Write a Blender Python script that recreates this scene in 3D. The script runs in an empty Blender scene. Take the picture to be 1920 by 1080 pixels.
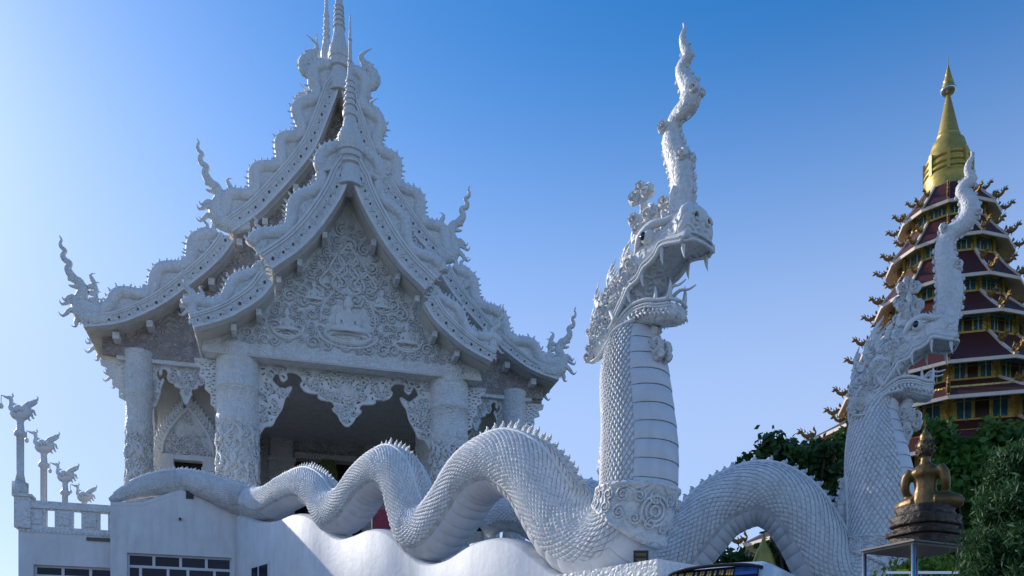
import bpy, bmesh, math, random
import numpy as np
from mathutils import Vector, Matrix, geometry

random.seed(7); RNG = np.random.default_rng(7)
scene = bpy.context.scene
col = scene.collection

# ------------------------------------------------------------------ camera, sky, sun, exposure
F = 1500.0          # focal length in pixels of the 1920 wide photograph
HZ = 1300.0         # row of the horizon in the photograph (below the frame: shifted lens)
ZC = 1.6
cam_d = bpy.data.cameras.new('camera'); cam = bpy.data.objects.new('camera', cam_d); col.objects.link(cam)
cam.location = (0, 0, ZC); cam.rotation_euler = (math.radians(90), 0, 0)
cam_d.sensor_width = 36; cam_d.sensor_fit = 'HORIZONTAL'; cam_d.lens = F / 1920 * 36
cam_d.shift_y = (HZ - 540) / 1920; cam_d.clip_start = 0.1; cam_d.clip_end = 4000
scene.camera = cam

SUN_AZ = math.radians(-54); SUN_EL = math.radians(27)
world = bpy.data.worlds.new('World'); scene.world = world; world.use_nodes = True
wn = world.node_tree.nodes; wl = world.node_tree.links; wn.clear()
wo = wn.new('ShaderNodeOutputWorld'); wb = wn.new('ShaderNodeBackground'); sky = wn.new('ShaderNodeTexSky')
sky.sky_type = 'NISHITA'; sky.sun_disc = False
sky.sun_elevation = SUN_EL; sky.sun_rotation = SUN_AZ
sky.altitude = 400; sky.air_density = 1.0; sky.dust_density = 0.95; sky.ozone_density = 4.0
wb.inputs['Strength'].default_value = 0.125
hs = wn.new('ShaderNodeHueSaturation'); hs.inputs['Saturation'].default_value = 1.32; wl.new(sky.outputs[0], hs.inputs['Color']); 
# thin haze towards the horizon, the same all the way round
wt = wn.new('ShaderNodeTexCoord'); wsx = wn.new('ShaderNodeSeparateXYZ'); wmr = wn.new('ShaderNodeMapRange'); wmr.interpolation_type = 'SMOOTHSTEP'
wmr.inputs[1].default_value = 0.675; wmr.inputs[2].default_value = 0.28; wmr.inputs[3].default_value = 0.0; wmr.inputs[4].default_value = 0.76
wmx = wn.new('ShaderNodeMix'); wmx.data_type = 'RGBA'; wmx.inputs[7].default_value = (2.6, 3.25, 4.9, 1)
wl.new(wt.outputs['Generated'], wsx.inputs[0]); wl.new(wsx.outputs['Z'], wmr.inputs[0]); wl.new(wmr.outputs[0], wmx.inputs[0])
wl.new(hs.outputs[0], wmx.inputs[6]); wl.new(wmx.outputs[2], wb.inputs['Color']); wl.new(wb.outputs[0], wo.inputs['Surface'])
sun_d = bpy.data.lights.new('sun', 'SUN'); sun = bpy.data.objects.new('sun', sun_d); col.objects.link(sun)
sun_d.energy = 2.3; sun_d.angle = math.radians(0.5); sun_d.color = (1.0, 0.94, 0.87)
SUNV = Vector((math.sin(SUN_AZ) * math.cos(SUN_EL), math.cos(SUN_AZ) * math.cos(SUN_EL), math.sin(SUN_EL)))
sun.rotation_euler = SUNV.to_track_quat('Z', 'Y').to_euler(); sun.location = (-60, 40, 60)
scene.view_settings.view_transform = 'Standard'; scene.view_settings.look = 'None'
scene.view_settings.exposure = 0.70; scene.view_settings.gamma = 1.0
scene.render.engine = 'CYCLES'

# ------------------------------------------------------------------ materials
def mat(name, c, rough=0.6, metal=0.0, var=0.12, vscale=1.5, bumps=(), dirt=None, spec=0.4, dscale=0.35, trans=0.0):
    """procedural material: base colour with noise variation, optional weather streaks, bumps = [(kind, scale, strength, distance)]"""
    m = bpy.data.materials.new(name); m.use_nodes = True
    n = m.node_tree.nodes; l = m.node_tree.links; b = n['Principled BSDF']
    b.inputs['Roughness'].default_value = rough; b.inputs['Metallic'].default_value = metal
    b.inputs['Specular IOR Level'].default_value = spec
    tc = n.new('ShaderNodeTexCoord')
    nz = n.new('ShaderNodeTexNoise'); nz.inputs['Scale'].default_value = vscale; nz.inputs['Detail'].default_value = 8; nz.inputs['Roughness'].default_value = 0.65
    l.new(tc.outputs['Object'], nz.inputs['Vector'])
    mx = n.new('ShaderNodeMix'); mx.data_type = 'RGBA'
    mx.inputs[6].default_value = (*[x * (1 - var) for x in c], 1); mx.inputs[7].default_value = (*[min(1, x * (1 + var)) for x in c], 1)
    rp = n.new('ShaderNodeMapRange'); rp.inputs[1].default_value = 0.3; rp.inputs[2].default_value = 0.7
    l.new(nz.outputs[0], rp.inputs[0]); l.new(rp.outputs[0], mx.inputs[0])
    out = mx.outputs[2]
    if dirt:
        mp = n.new('ShaderNodeMapping'); mp.inputs['Scale'].default_value = (2.2, 2.2, dscale)
        l.new(tc.outputs['Object'], mp.inputs[0])
        nd = n.new('ShaderNodeTexNoise'); nd.inputs['Scale'].default_value = 1.3; nd.inputs['Detail'].default_value = 10; nd.inputs['Roughness'].default_value = 0.7
        l.new(mp.outputs[0], nd.inputs['Vector'])
        r2 = n.new('ShaderNodeMapRange'); r2.inputs[1].default_value = 0.48; r2.inputs[2].default_value = 0.76; r2.inputs[4].default_value = dirt[1]
        l.new(nd.outputs[0], r2.inputs[0])
        m2 = n.new('ShaderNodeMix'); m2.data_type = 'RGBA'; m2.inputs[7].default_value = (*dirt[0], 1)
        l.new(r2.outputs[0], m2.inputs[0]); l.new(out, m2.inputs[6]); out = m2.outputs[2]
    l.new(out, b.inputs['Base Color'])
    prev = None
    for kind, sc, st, dist in bumps:
        bp = n.new('ShaderNodeBump'); bp.inputs['Strength'].default_value = st; bp.inputs['Distance'].default_value = dist
        if kind == 'noise':
            t = n.new('ShaderNodeTexNoise'); t.inputs['Scale'].default_value = sc; t.inputs['Detail'].default_value = 6; h = t.outputs[0]
        elif kind == 'voro':
            t = n.new('ShaderNodeTexVoronoi'); t.inputs['Scale'].default_value = sc; t.feature = 'SMOOTH_F1'; h = t.outputs['Distance']
        elif kind == 'crack':
            t = n.new('ShaderNodeTexVoronoi'); t.inputs['Scale'].default_value = sc; t.feature = 'DISTANCE_TO_EDGE'; h = t.outputs['Distance']
        elif kind == 'scroll':      # warped rings: reads as carved tendrils
            wv = n.new('ShaderNodeTexNoise'); wv.inputs['Scale'].default_value = sc * 0.5; wv.inputs['Detail'].default_value = 1
            l.new(tc.outputs['Object'], wv.inputs['Vector'])
            t = n.new('ShaderNodeTexVoronoi'); t.inputs['Scale'].default_value = sc; t.feature = 'F1'
            ad = n.new('ShaderNodeVectorMath'); ad.operation = 'MULTIPLY_ADD'; ad.inputs[1].default_value = (0.5, 0.5, 0.5)
            l.new(wv.outputs[1], ad.inputs[0]); l.new(tc.outputs['Object'], ad.inputs[2]); l.new(ad.outputs[0], t.inputs['Vector'])
            sn = n.new('ShaderNodeMath'); sn.operation = 'MULTIPLY'; sn.inputs[1].default_value = 16
            l.new(t.outputs['Distance'], sn.inputs[0])
            s2 = n.new('ShaderNodeMath'); s2.operation = 'SINE'; l.new(sn.outputs[0], s2.inputs[0]); h = s2.outputs[0]
        elif kind == 'tile':
            t = n.new('ShaderNodeTexWave'); t.inputs['Scale'].default_value = sc; t.bands_direction = 'Z'; t.wave_profile = 'SAW'; h = t.outputs[0]
        if kind != 'scroll':
            l.new(tc.outputs['Object'], t.inputs['Vector'])
        l.new(h, bp.inputs['Height'])
        if prev: l.new(prev, bp.inputs['Normal'])
        prev = bp.outputs[0]
    if prev: l.new(prev, b.inputs['Normal'])
    if trans:
        tr = n.new('ShaderNodeBsdfTranslucent'); l.new(out, tr.inputs['Color'])
        mxs = n.new('ShaderNodeMixShader'); mxs.inputs[0].default_value = trans
        o = n['Material Output']; l.new(b.outputs[0], mxs.inputs[1]); l.new(tr.outputs[0], mxs.inputs[2]); l.new(mxs.outputs[0], o.inputs['Surface'])
    return m

GREY = (0.42, 0.40, 0.36)
M = {}
M['stucco'] = mat('white stucco', (0.78, 0.78, 0.76), 0.55, var=0.05, dirt=(GREY, 0.45), bumps=[('noise', 14, 0.35, 0.03)])
M['carved'] = mat('carved white stucco', (0.78, 0.78, 0.76), 0.55, var=0.10, vscale=9, dirt=(GREY, 0.4), bumps=[('scroll', 3.2, 0.45, 0.04), ('voro', 13, 0.6, 0.05)])
M['mosaic'] = mat('white mirror mosaic stucco', (0.72, 0.72, 0.71), 0.4, var=0.16, vscale=12, dirt=(GREY, 0.35), bumps=[('crack', 9, 0.7, 0.04), ('noise', 30, 0.4, 0.03)])
M['scale'] = mat('white painted scales', (0.77, 0.77, 0.76), 0.62, var=0.14, vscale=6, dirt=(GREY, 0.6), bumps=[('noise', 25, 0.4, 0.015)])
M['roofscale'] = mat('small roof serpent scales', (0.76, 0.76, 0.75), 0.6, var=0.12, vscale=8, dirt=(GREY, 0.5), bumps=[('voro', 7, 0.9, 0.05), ('noise', 25, 0.4, 0.02)])
M['scalegap'] = mat('grimy shade toned plaster between scales', (0.58, 0.58, 0.575), 0.7, var=0.3, vscale=5, bumps=[('noise', 20, 0.4, 0.02)])  # grime plus painted gap shading, so scale relief reads out of the sun
M['belly'] = mat('white belly plates', (0.72, 0.72, 0.73), 0.5, var=0.06, vscale=3, dirt=(GREY, 0.3), bumps=[('noise', 18, 0.2, 0.015)])
M['wall'] = mat('white painted wall', (0.72, 0.72, 0.72), 0.6, var=0.10, vscale=0.9, dirt=((0.40, 0.39, 0.37), 0.5), bumps=[('noise', 1.2, 0.3, 0.06), ('noise', 7, 0.3, 0.02), ('noise', 45, 0.25, 0.01)])
M['plain'] = mat('bounce warmed white plaster', (0.66, 0.62, 0.55), 0.65, var=0.08, vscale=1.2, dirt=((0.3, 0.27, 0.22), 0.4), bumps=[('noise', 10, 0.3, 0.02)])  # white plaster; warm tint paints in sunlight bounced onto soffits and side walls
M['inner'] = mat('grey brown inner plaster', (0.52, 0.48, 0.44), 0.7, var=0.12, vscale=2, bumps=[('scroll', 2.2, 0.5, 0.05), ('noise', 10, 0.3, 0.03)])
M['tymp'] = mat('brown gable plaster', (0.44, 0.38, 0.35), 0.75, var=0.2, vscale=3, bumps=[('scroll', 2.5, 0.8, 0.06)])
M['groove'] = mat('dark brown fill', (0.10, 0.085, 0.07), 0.35, var=0.4, vscale=8)  # plain dark tone; on the gable boards it paints the shade in gaps
M['rooftile'] = mat('weathered grey roof tile', (0.42, 0.41, 0.40), 0.7, var=0.15, bumps=[('tile', 3, 0.5, 0.05)])
M['black'] = mat('black', (0.012, 0.012, 0.014), 0.3, var=0.2)
M['void'] = mat('dark opening shade', (0.02, 0.018, 0.016), 0.8, var=0.3)  # near-black colour stands in for the shade inside openings
M['glass'] = mat('dark blue window glass', (0.010, 0.014, 0.03), 0.18, var=0.5, spec=0.25)
M['frame'] = mat('white aluminium frame', (0.68, 0.68, 0.70), 0.4, var=0.05)
M['gold'] = mat('gold paint', (0.50, 0.36, 0.085), 0.42, metal=0.45, var=0.14, vscale=2, dirt=((0.25, 0.16, 0.04), 0.5), bumps=[('noise', 3, 0.3, 0.05)])
M['goldwall'] = mat('yellow gilded wall', (0.74, 0.56, 0.17), 0.5, metal=0.15, var=0.25, vscale=3, dirt=((0.20, 0.15, 0.05), 0.6), bumps=[('scroll', 1.2, 0.6, 0.08)])
M['dragon'] = mat('bronze gold dragon paint', (0.26, 0.145, 0.035), 0.5, metal=0.3, var=0.25, vscale=3, bumps=[('noise', 6, 0.6, 0.08)])
M['redtile'] = mat('dark red glazed tile', (0.075, 0.020, 0.017), 0.5, var=0.3, vscale=3, bumps=[('tile', 1.1, 0.6, 0.08), ('noise', 5, 0.3, 0.05)])
M['peach'] = mat('sun tinted white eave paint', (0.70, 0.60, 0.50), 0.6, var=0.08)  # white paint with the peach of sunlight put into its colour
M['teal'] = mat('teal window glass', (0.03, 0.14, 0.18), 0.12, var=0.6, vscale=1.2, spec=0.6)
M['brownpane'] = mat('dark brown door leaf', (0.06, 0.035, 0.025), 0.4, var=0.3)
M['bluefrieze'] = mat('blue green painted frieze', (0.10, 0.25, 0.32), 0.5, var=0.7, vscale=2.2)
M['bronze'] = mat('worn gilt bronze', (0.17, 0.105, 0.035), 0.42, metal=0.5, var=0.45, vscale=4, dirt=((0.05, 0.04, 0.03), 0.9), dscale=1.5, bumps=[('noise', 12, 0.5, 0.02)])
M['darkbronze'] = mat('blackened bronze', (0.05, 0.038, 0.03), 0.55, metal=0.3, var=0.5, vscale=5, dirt=((0.16, 0.12, 0.07), 0.6), bumps=[('noise', 9, 0.9, 0.05), ('voro', 14, 0.5, 0.03)])
M['steel'] = mat('stainless steel tube', (0.55, 0.55, 0.56), 0.25, metal=0.9, var=0.08)
M['board'] = mat('grey table board', (0.20, 0.18, 0.16), 0.6, var=0.15)
M['leafdark'] = mat('dark broad leaves', (0.055, 0.12, 0.032), 0.45, var=0.6, vscale=0.9, trans=0.35)
M['leafmid'] = mat('green leaves', (0.095, 0.215, 0.035), 0.45, var=0.55, vscale=0.7, trans=0.45)
M['leafbright'] = mat('yellow green leaves', (0.16, 0.24, 0.03), 0.45, var=0.4, vscale=1.2, trans=0.35)
M['needle'] = mat('dark juniper sprays', (0.042, 0.105, 0.032), 0.55, var=0.6, vscale=2.0, trans=0.3)
M['bark'] = mat('brown bark', (0.09, 0.065, 0.045), 0.85, var=0.35, vscale=5, bumps=[('noise', 10, 0.8, 0.04)])
M['ground'] = mat('grey paving', (0.16, 0.155, 0.145), 0.8, var=0.12, vscale=0.6, bumps=[('crack', 1.2, 0.4, 0.02)])
M['terrace'] = mat('pale terrace tile', (0.44, 0.43, 0.41), 0.6, var=0.1, vscale=1.0, bumps=[('crack', 2, 0.3, 0.01)])
M['lawn'] = mat('dry lawn earth', (0.07, 0.085, 0.035), 0.9, var=0.4, vscale=0.3, bumps=[('noise', 5, 0.6, 0.05)])
M['van'] = mat('white van paint', (0.70, 0.72, 0.75), 0.22, var=0.03, spec=0.6)
M['rubber'] = mat('black rubber', (0.02, 0.02, 0.02), 0.7, var=0.2)
M['fringe'] = mat('gold fringe cloth', (0.36, 0.22, 0.04), 0.7, var=0.5, vscale=14)
M['blueband'] = mat('blue sun strip', (0.03, 0.07, 0.20), 0.25, var=0.3, vscale=6)
M['red'] = mat('faded red cloth', (0.36, 0.05, 0.07), 0.7, var=0.25, vscale=3)
M['greenleaf'] = mat('hanging dry palm', (0.12, 0.14, 0.05), 0.7, var=0.4, vscale=8)
M['eye'] = mat('black glazed eye', (0.006, 0.008, 0.016), 0.08, var=0.2, spec=0.7)

# ------------------------------------------------------------------ mesh helpers
def px(x, y, Y):
    """photograph pixel at a depth -> world point"""
    return np.array(((x - 960) / F * Y, Y, ZC + (HZ - y) / F * Y))

def spline(pts, n):
    """Catmull-Rom through rows of any width, evenly resampled to n rows"""
    p = np.asarray(pts, float)
    q = np.vstack([2 * p[0] - p[1], p, 2 * p[-1] - p[-2]])
    out = []
    for i in range(1, len(q) - 2):
        for t in np.linspace(0, 1, 24, endpoint=False):
            a, b, c, d = q[i - 1], q[i], q[i + 1], q[i + 2]
            out.append(0.5 * ((2 * b) + (-a + c) * t + (2 * a - 5 * b + 4 * c - d) * t * t + (-a + 3 * b - 3 * c + d) * t ** 3))
    out.append(p[-1]); out = np.array(out)
    k = min(3, out.shape[1])
    s = np.concatenate([[0], np.cumsum(np.linalg.norm(np.diff(out[:, :k], axis=0), axis=1))])
    ss = np.linspace(0, s[-1], n)
    return np.stack([np.interp(ss, s, out[:, j]) for j in range(out.shape[1])], 1)

def tang(p):
    t = np.gradient(p, axis=0); return t / (np.linalg.norm(t, axis=1, keepdims=True) + 1e-9)

def frames(p, nrm):
    T = tang(p); B = np.broadcast_to(np.asarray(nrm, float), p.shape).copy()
    B -= (B * T).sum(1, keepdims=True) * T; B /= np.linalg.norm(B, axis=1, keepdims=True) + 1e-9
    return T, B, np.cross(B, T)

class MB:
    def __init__(s): s.v = []; s.f = []
    def add(s, V, Fs):
        o = len(s.v); s.v += [tuple(map(float, q)) for q in V]; s.f += [tuple(i + o for i in q) for q in Fs]; return s
    def box(s, x0, x1, y0, y1, z0, z1):
        return s.add([(x0, y0, z0), (x1, y0, z0), (x1, y1, z0), (x0, y1, z0), (x0, y0, z1), (x1, y0, z1), (x1, y1, z1), (x0, y1, z1)],
                     [(0, 3, 2, 1), (4, 5, 6, 7), (0, 1, 5, 4), (1, 2, 6, 5), (2, 3, 7, 6), (3, 0, 4, 7)])
    def hexa(s, b, t):
        return s.add(list(b) + list(t), [(0, 3, 2, 1), (4, 5, 6, 7), (0, 1, 5, 4), (1, 2, 6, 5), (2, 3, 7, 6), (3, 0, 4, 7)])
    def loft(s, secs, cap=True, closed=True):
        k = len(secs[0]); V = [q for sec in secs for q in sec]; Fs = []
        for i in range(len(secs) - 1):
            for j in range(k if closed else k - 1):
                j2 = (j + 1) % k
                Fs.append((i * k + j, i * k + j2, (i + 1) * k + j2, (i + 1) * k + j))
        if cap:
            Fs.append(tuple(range(k))[::-1]); n0 = (len(secs) - 1) * k; Fs.append(tuple(range(n0, n0 + k)))
        return s.add(V, Fs)
    def sweep(s, p, a, b, nrm, k=8, rot=0.0, cap=True):
        p = np.asarray(p, float); a = np.broadcast_to(a, (len(p),)); b = np.broadcast_to(b, (len(p),))
        T, B, N = frames(p, nrm); an = np.arange(k) / k * 2 * math.pi + rot
        return s.loft([[p[i] + math.cos(t) * a[i] * N[i] + math.sin(t) * b[i] * B[i] for t in an] for i in range(len(p))], cap)
    def lathe(s, prof, c=(0, 0, 0), n=20, rot=0.0):
        an = np.arange(n) / n * 2 * math.pi + rot
        return s.loft([[(c[0] + r * math.cos(t), c[1] + r * math.sin(t), c[2] + z) for t in an] for r, z in prof])
    def prism(s, poly, holes, fn, d0, d1):
        """flat polygon (with holes) given thickness; fn(a, b, d) -> 3D"""
        loops = [list(poly)] + [list(h) for h in holes]
        flat = [q for L in loops for q in L]
        tri = geometry.tessellate_polygon([[Vector((q[0], q[1], 0)) for q in L] for L in loops])
        n = len(flat); V = [fn(q[0], q[1], d0) for q in flat] + [fn(q[0], q[1], d1) for q in flat]
        Fs = [tuple(t) for t in tri] + [tuple(i + n for i in t[::-1]) for t in tri]
        o = 0
        for L in loops:
            for i in range(len(L)):
                j = (i + 1) % len(L); Fs.append((o + i, o + j, o + j + n, o + i + n))
            o += len(L)
        return s.add(V, Fs)
    def ball(s, c, r, n=10, m=7, M3=None):
        secs = []
        for i in range(m + 1):
            t = math.pi * i / m; rr = max(math.sin(t), 0.02)
            ring = []
            for j in range(n):
                a = 2 * math.pi * j / n
                q = np.array((rr * math.cos(a) * r[0], rr * math.sin(a) * r[1], -math.cos(t) * r[2]))
                if M3 is not None: q = M3 @ q
                ring.append(q + np.asarray(c))
            secs.append(ring)
        return s.loft(secs)

def fixn(me):
    bm = bmesh.new(); bm.from_mesh(me); bmesh.ops.recalc_face_normals(bm, faces=bm.faces); bm.to_mesh(me); bm.free()

def mesh(name, mb, m, smooth=False, fix=True):
    me = bpy.data.meshes.new(name); me.from_pydata(mb.v, [], mb.f)
    if fix: fixn(me)
    if smooth: me.polygons.foreach_set('use_smooth', [True] * len(me.polygons))
    if m: me.materials.append(M[m] if isinstance(m, str) else m)
    me.update(); return me

def link(name, me, parent=None, mw=None):
    o = bpy.data.objects.new(name, me); col.objects.link(o)
    if parent: o.parent = parent
    if mw is not None: o.matrix_local = mw
    return o

def part(name, mb, m, parent=None, smooth=False, kind=None, label=None):
    o = link(name, mesh(name, mb, m, smooth), parent)
    if kind: o['kind'] = kind
    if label: o['label'] = label
    return o

def thing(name, label, cat, loc=(0, 0, 0), rz=0.0, group=None):
    o = bpy.data.objects.new(name, None); col.objects.link(o); o.location = loc; o.rotation_euler = (0, 0, rz); o.empty_display_size = 0.5
    o['label'] = label; o['category'] = cat
    if group: o['group'] = group
    return o

def tag(o, label, cat, group=None):
    o['label'] = label; o['category'] = cat
    if group: o['group'] = group
    return o

def dup(root, label=None, parent=None):
    c = root.copy(); col.objects.link(c); c.parent = parent
    if label: c['label'] = label
    for ch in list(root.children): dup(ch, None, c)
    return c

def struct(o): o['kind'] = 'structure'; return o

def basis(x, y, z, o):
    m = Matrix.Identity(4)
    for i, a in enumerate((x, y, z, o)):
        for j in range(3): m[j][i] = float(a[j])
    return m

def curl(mb, c, ax, up, size, hand=1, n=14, turns=1.35, r=0.16, thick=0.5):
    """carved spiral tendril lying on a surface: ax, up are unit in-surface axes"""
    ax = np.asarray(ax, float); up = np.asarray(up, float); nr = np.cross(ax, up)
    t = np.linspace(0, 1, n); R = size * (0.5 - 0.40 * t); an = turns * 2 * math.pi * t * hand + math.pi / 2
    p = np.asarray(c) + (R * np.cos(an))[:, None] * ax + (R * np.sin(an))[:, None] * up + nr * 0.02
    w = size * r * np.interp(t, [0, .12, .6, 1], [.25, 1, .8, .9])
    mb.sweep(p, w, w * thick * 2, nr, k=4, rot=0)

def flame(mb, base, d, side, nrm, h, w, curlk=0.25, th=0.35, n=9, wob=0.22):
    """kranok flame tongue: base point, growing along d, bending to side"""
    base = np.asarray(base, float); d = np.asarray(d, float); side = np.asarray(side, float)
    t = np.linspace(0, 1, n)
    x = h * (curlk * np.sin(t * math.pi * 1.6) * 0.6 + wob * t ** 2 * np.sin(t * math.pi * 2.4))
    p = base + (t * h)[:, None] * d + x[:, None] * side
    ww = w * np.interp(t, [0, .18, .4, .6, .8, 1], [.55, 1, .75, .6, .32, .04])
    mb.sweep(p, ww, np.maximum(ww * th, .004), nrm, k=6)

# ------------------------------------------------------------------ ground
def ground():
    xs = np.array([-1500, -300, -90, -40, -20, 0, 20, 40, 90, 300, 1500.]); ys = np.array([-800, -60, -10, 0, 5, 8, 11, 14, 20, 40, 90, 300, 2500.])
    zf = lambda y: np.interp(y, [5, 12], [0, 1.8])
    mb = MB(); V = [(x, y, zf(y)) for y in ys for x in xs]; nx = len(xs)
    mb.add(V, [(j * nx + i, j * nx + i + 1, (j + 1) * nx + i + 1, (j + 1) * nx + i) for j in range(len(ys) - 1) for i in range(nx - 1)])
    struct(part('ground', mb, 'lawn', smooth=True))
    mb = MB(); xs2 = np.linspace(-38, 34, 7); ys2 = np.array([-12, 0, 5, 8, 12, 20, 40.])
    V = [(x, y, zf(y) + 0.02) for y in ys2 for x in xs2]; nx = 7
    mb.add(V, [(j * nx + i, j * nx + i + 1, (j + 1) * nx + i + 1, (j + 1) * nx + i) for j in range(6) for i in range(6)])
    struct(part('pavement', mb, 'ground'))
ground()

# ------------------------------------------------------------------ temple hall
TH = math.atan(420 / 1500.0); CT, ST = math.cos(TH), math.sin(TH)
OX, OY = (657 - 960) / F * 36.0, 36.0
FLOOR = 7.6
def uw(x, y, v):
    k = (x - 960) / F; u = (k * (OY + v * CT) - OX + v * ST) / (CT - k * ST)
    return u, ZC + (HZ - y) / F * (OY + u * ST + v * CT)

hall = thing('temple_hall', 'white carved temple hall with tiered serpent roofs and spires on the terrace', 'temple', (OX, OY, 0), TH)

def uv_norm(c, sgn=1):
    t = np.gradient(c, axis=0); t /= np.linalg.norm(t, axis=1, keepdims=True)
    return np.stack([-t[:, 1], t[:, 0]], 1)     # for a curve running outwards (+u) and down: points up/out

def finial(parent, u, v, w, sgn, h, name='roof_naga_finial'):
    """rearing serpent head at the end of a gable board"""
    S = lambda pts: np.array([(u + sgn * a * h, v, w + b * h) for a, b in pts])
    Y = (0, 1, 0)
    mb = MB()
    neck = spline(np.hstack([S([(-.30, .05), (-.12, .0), (.03, .03), (.09, .13), (.075, .24), (.045, .33), (.06, .40), (.12, .45)]), np.array([[.075], [.095], [.10], [.09], [.078], [.068], [.062], [.05]]) * h]), 22)
    mb.sweep(neck[:, :3], neck[:, 3], neck[:, 3] * .7, Y, k=8)
    hd = spline(np.hstack([S([(.045, .40), (.10, .455), (.16, .475), (.215, .47)]), np.array([[.045], [.06], [.042], [.022]]) * h]), 8)
    mb.sweep(hd[:, :3], hd[:, 3], hd[:, 3] * .8, Y, k=8)
    lj = spline(np.hstack([S([(.07, .37), (.12, .385), (.17, .385), (.205, .40)]), np.array([[.035], [.03], [.02], [.008]]) * h]), 7)
    mb.sweep(lj[:, :3], lj[:, 3], lj[:, 3] * .8, Y, k=6)
    o = part(name, mb, 'carved', parent, True)
    mb = MB()
    cr = spline(np.hstack([S([(.12, .47), (.185, .53), (.215, .60), (.195, .67), (.255, .71), (.27, .765), (.245, .82), (.29, .86), (.30, .91), (.285, .95), (.31, 1.0)]), np.array([[.045], [.05], [.043], [.036], [.036], [.032], [.026], [.024], [.019], [.014], [.005]]) * h]), 40)
    mb.sweep(cr[:, :3], cr[:, 3], cr[:, 3] * .75, Y, k=7)
    part('crest', mb, 'carved', o, True)
    mb = MB()
    for a, b, da, db, L in [(.0, .40, -.5, .85, .13), (-.02, .33, -.7, .7, .12), (-.02, .25, -.8, .55, .11), (.0, .17, -.85, .5, .11), (-.06, .10, -.6, .8, .13), (-.14, .09, -.4, .9, .13), (-.22, .11, -.3, .95, .14),
                           (.12, .12, .85, .4, .13), (.13, .20, .9, .3, .10), (.10, .03, .9, .1, .14), (.04, -.03, .8, -.4, .10)]:
        d = np.array((sgn * da, 0, db)); d /= np.linalg.norm(d)
        flame(mb, (u + sgn * a * h, v, w + b * h), d, (-sgn * d[2], 0, sgn * d[0]), Y, L * h * 1.6, .046 * h, .4, .5)
    part('mane', mb, 'carved', o, True, 'stuff')
    return o

def big_flame(parent, u, v, w, sgn, h, name='flame_ornament'):
    mb = MB(); Y = (0, 1, 0)
    flame(mb, (u, v, w), (sgn * .25, 0, .97), (sgn, 0, 0), Y, h, .16 * h, .35, .4, 12, .2)
    for k, (b, L) in enumerate([(.05, .5), (.2, .42), (.36, .34), (.52, .24)]):
        flame(mb, (u + sgn * (.02 + .12 * b) * h, v, w + b * h), (sgn * .72, 0, .69), (-sgn * .69, 0, .72), Y, L * h, .085 * h, .5, .5)
    for k, (b, L) in enumerate([(.02, .34), (.2, .26), (.4, .2)]):
        flame(mb, (u - sgn * .06 * h, v, w + b * h), (-sgn * .6, 0, .8), (sgn * .8, 0, .6), Y, L * h, .06 * h, .5, .5)
    return part(name, mb, 'carved', parent, True)

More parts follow.
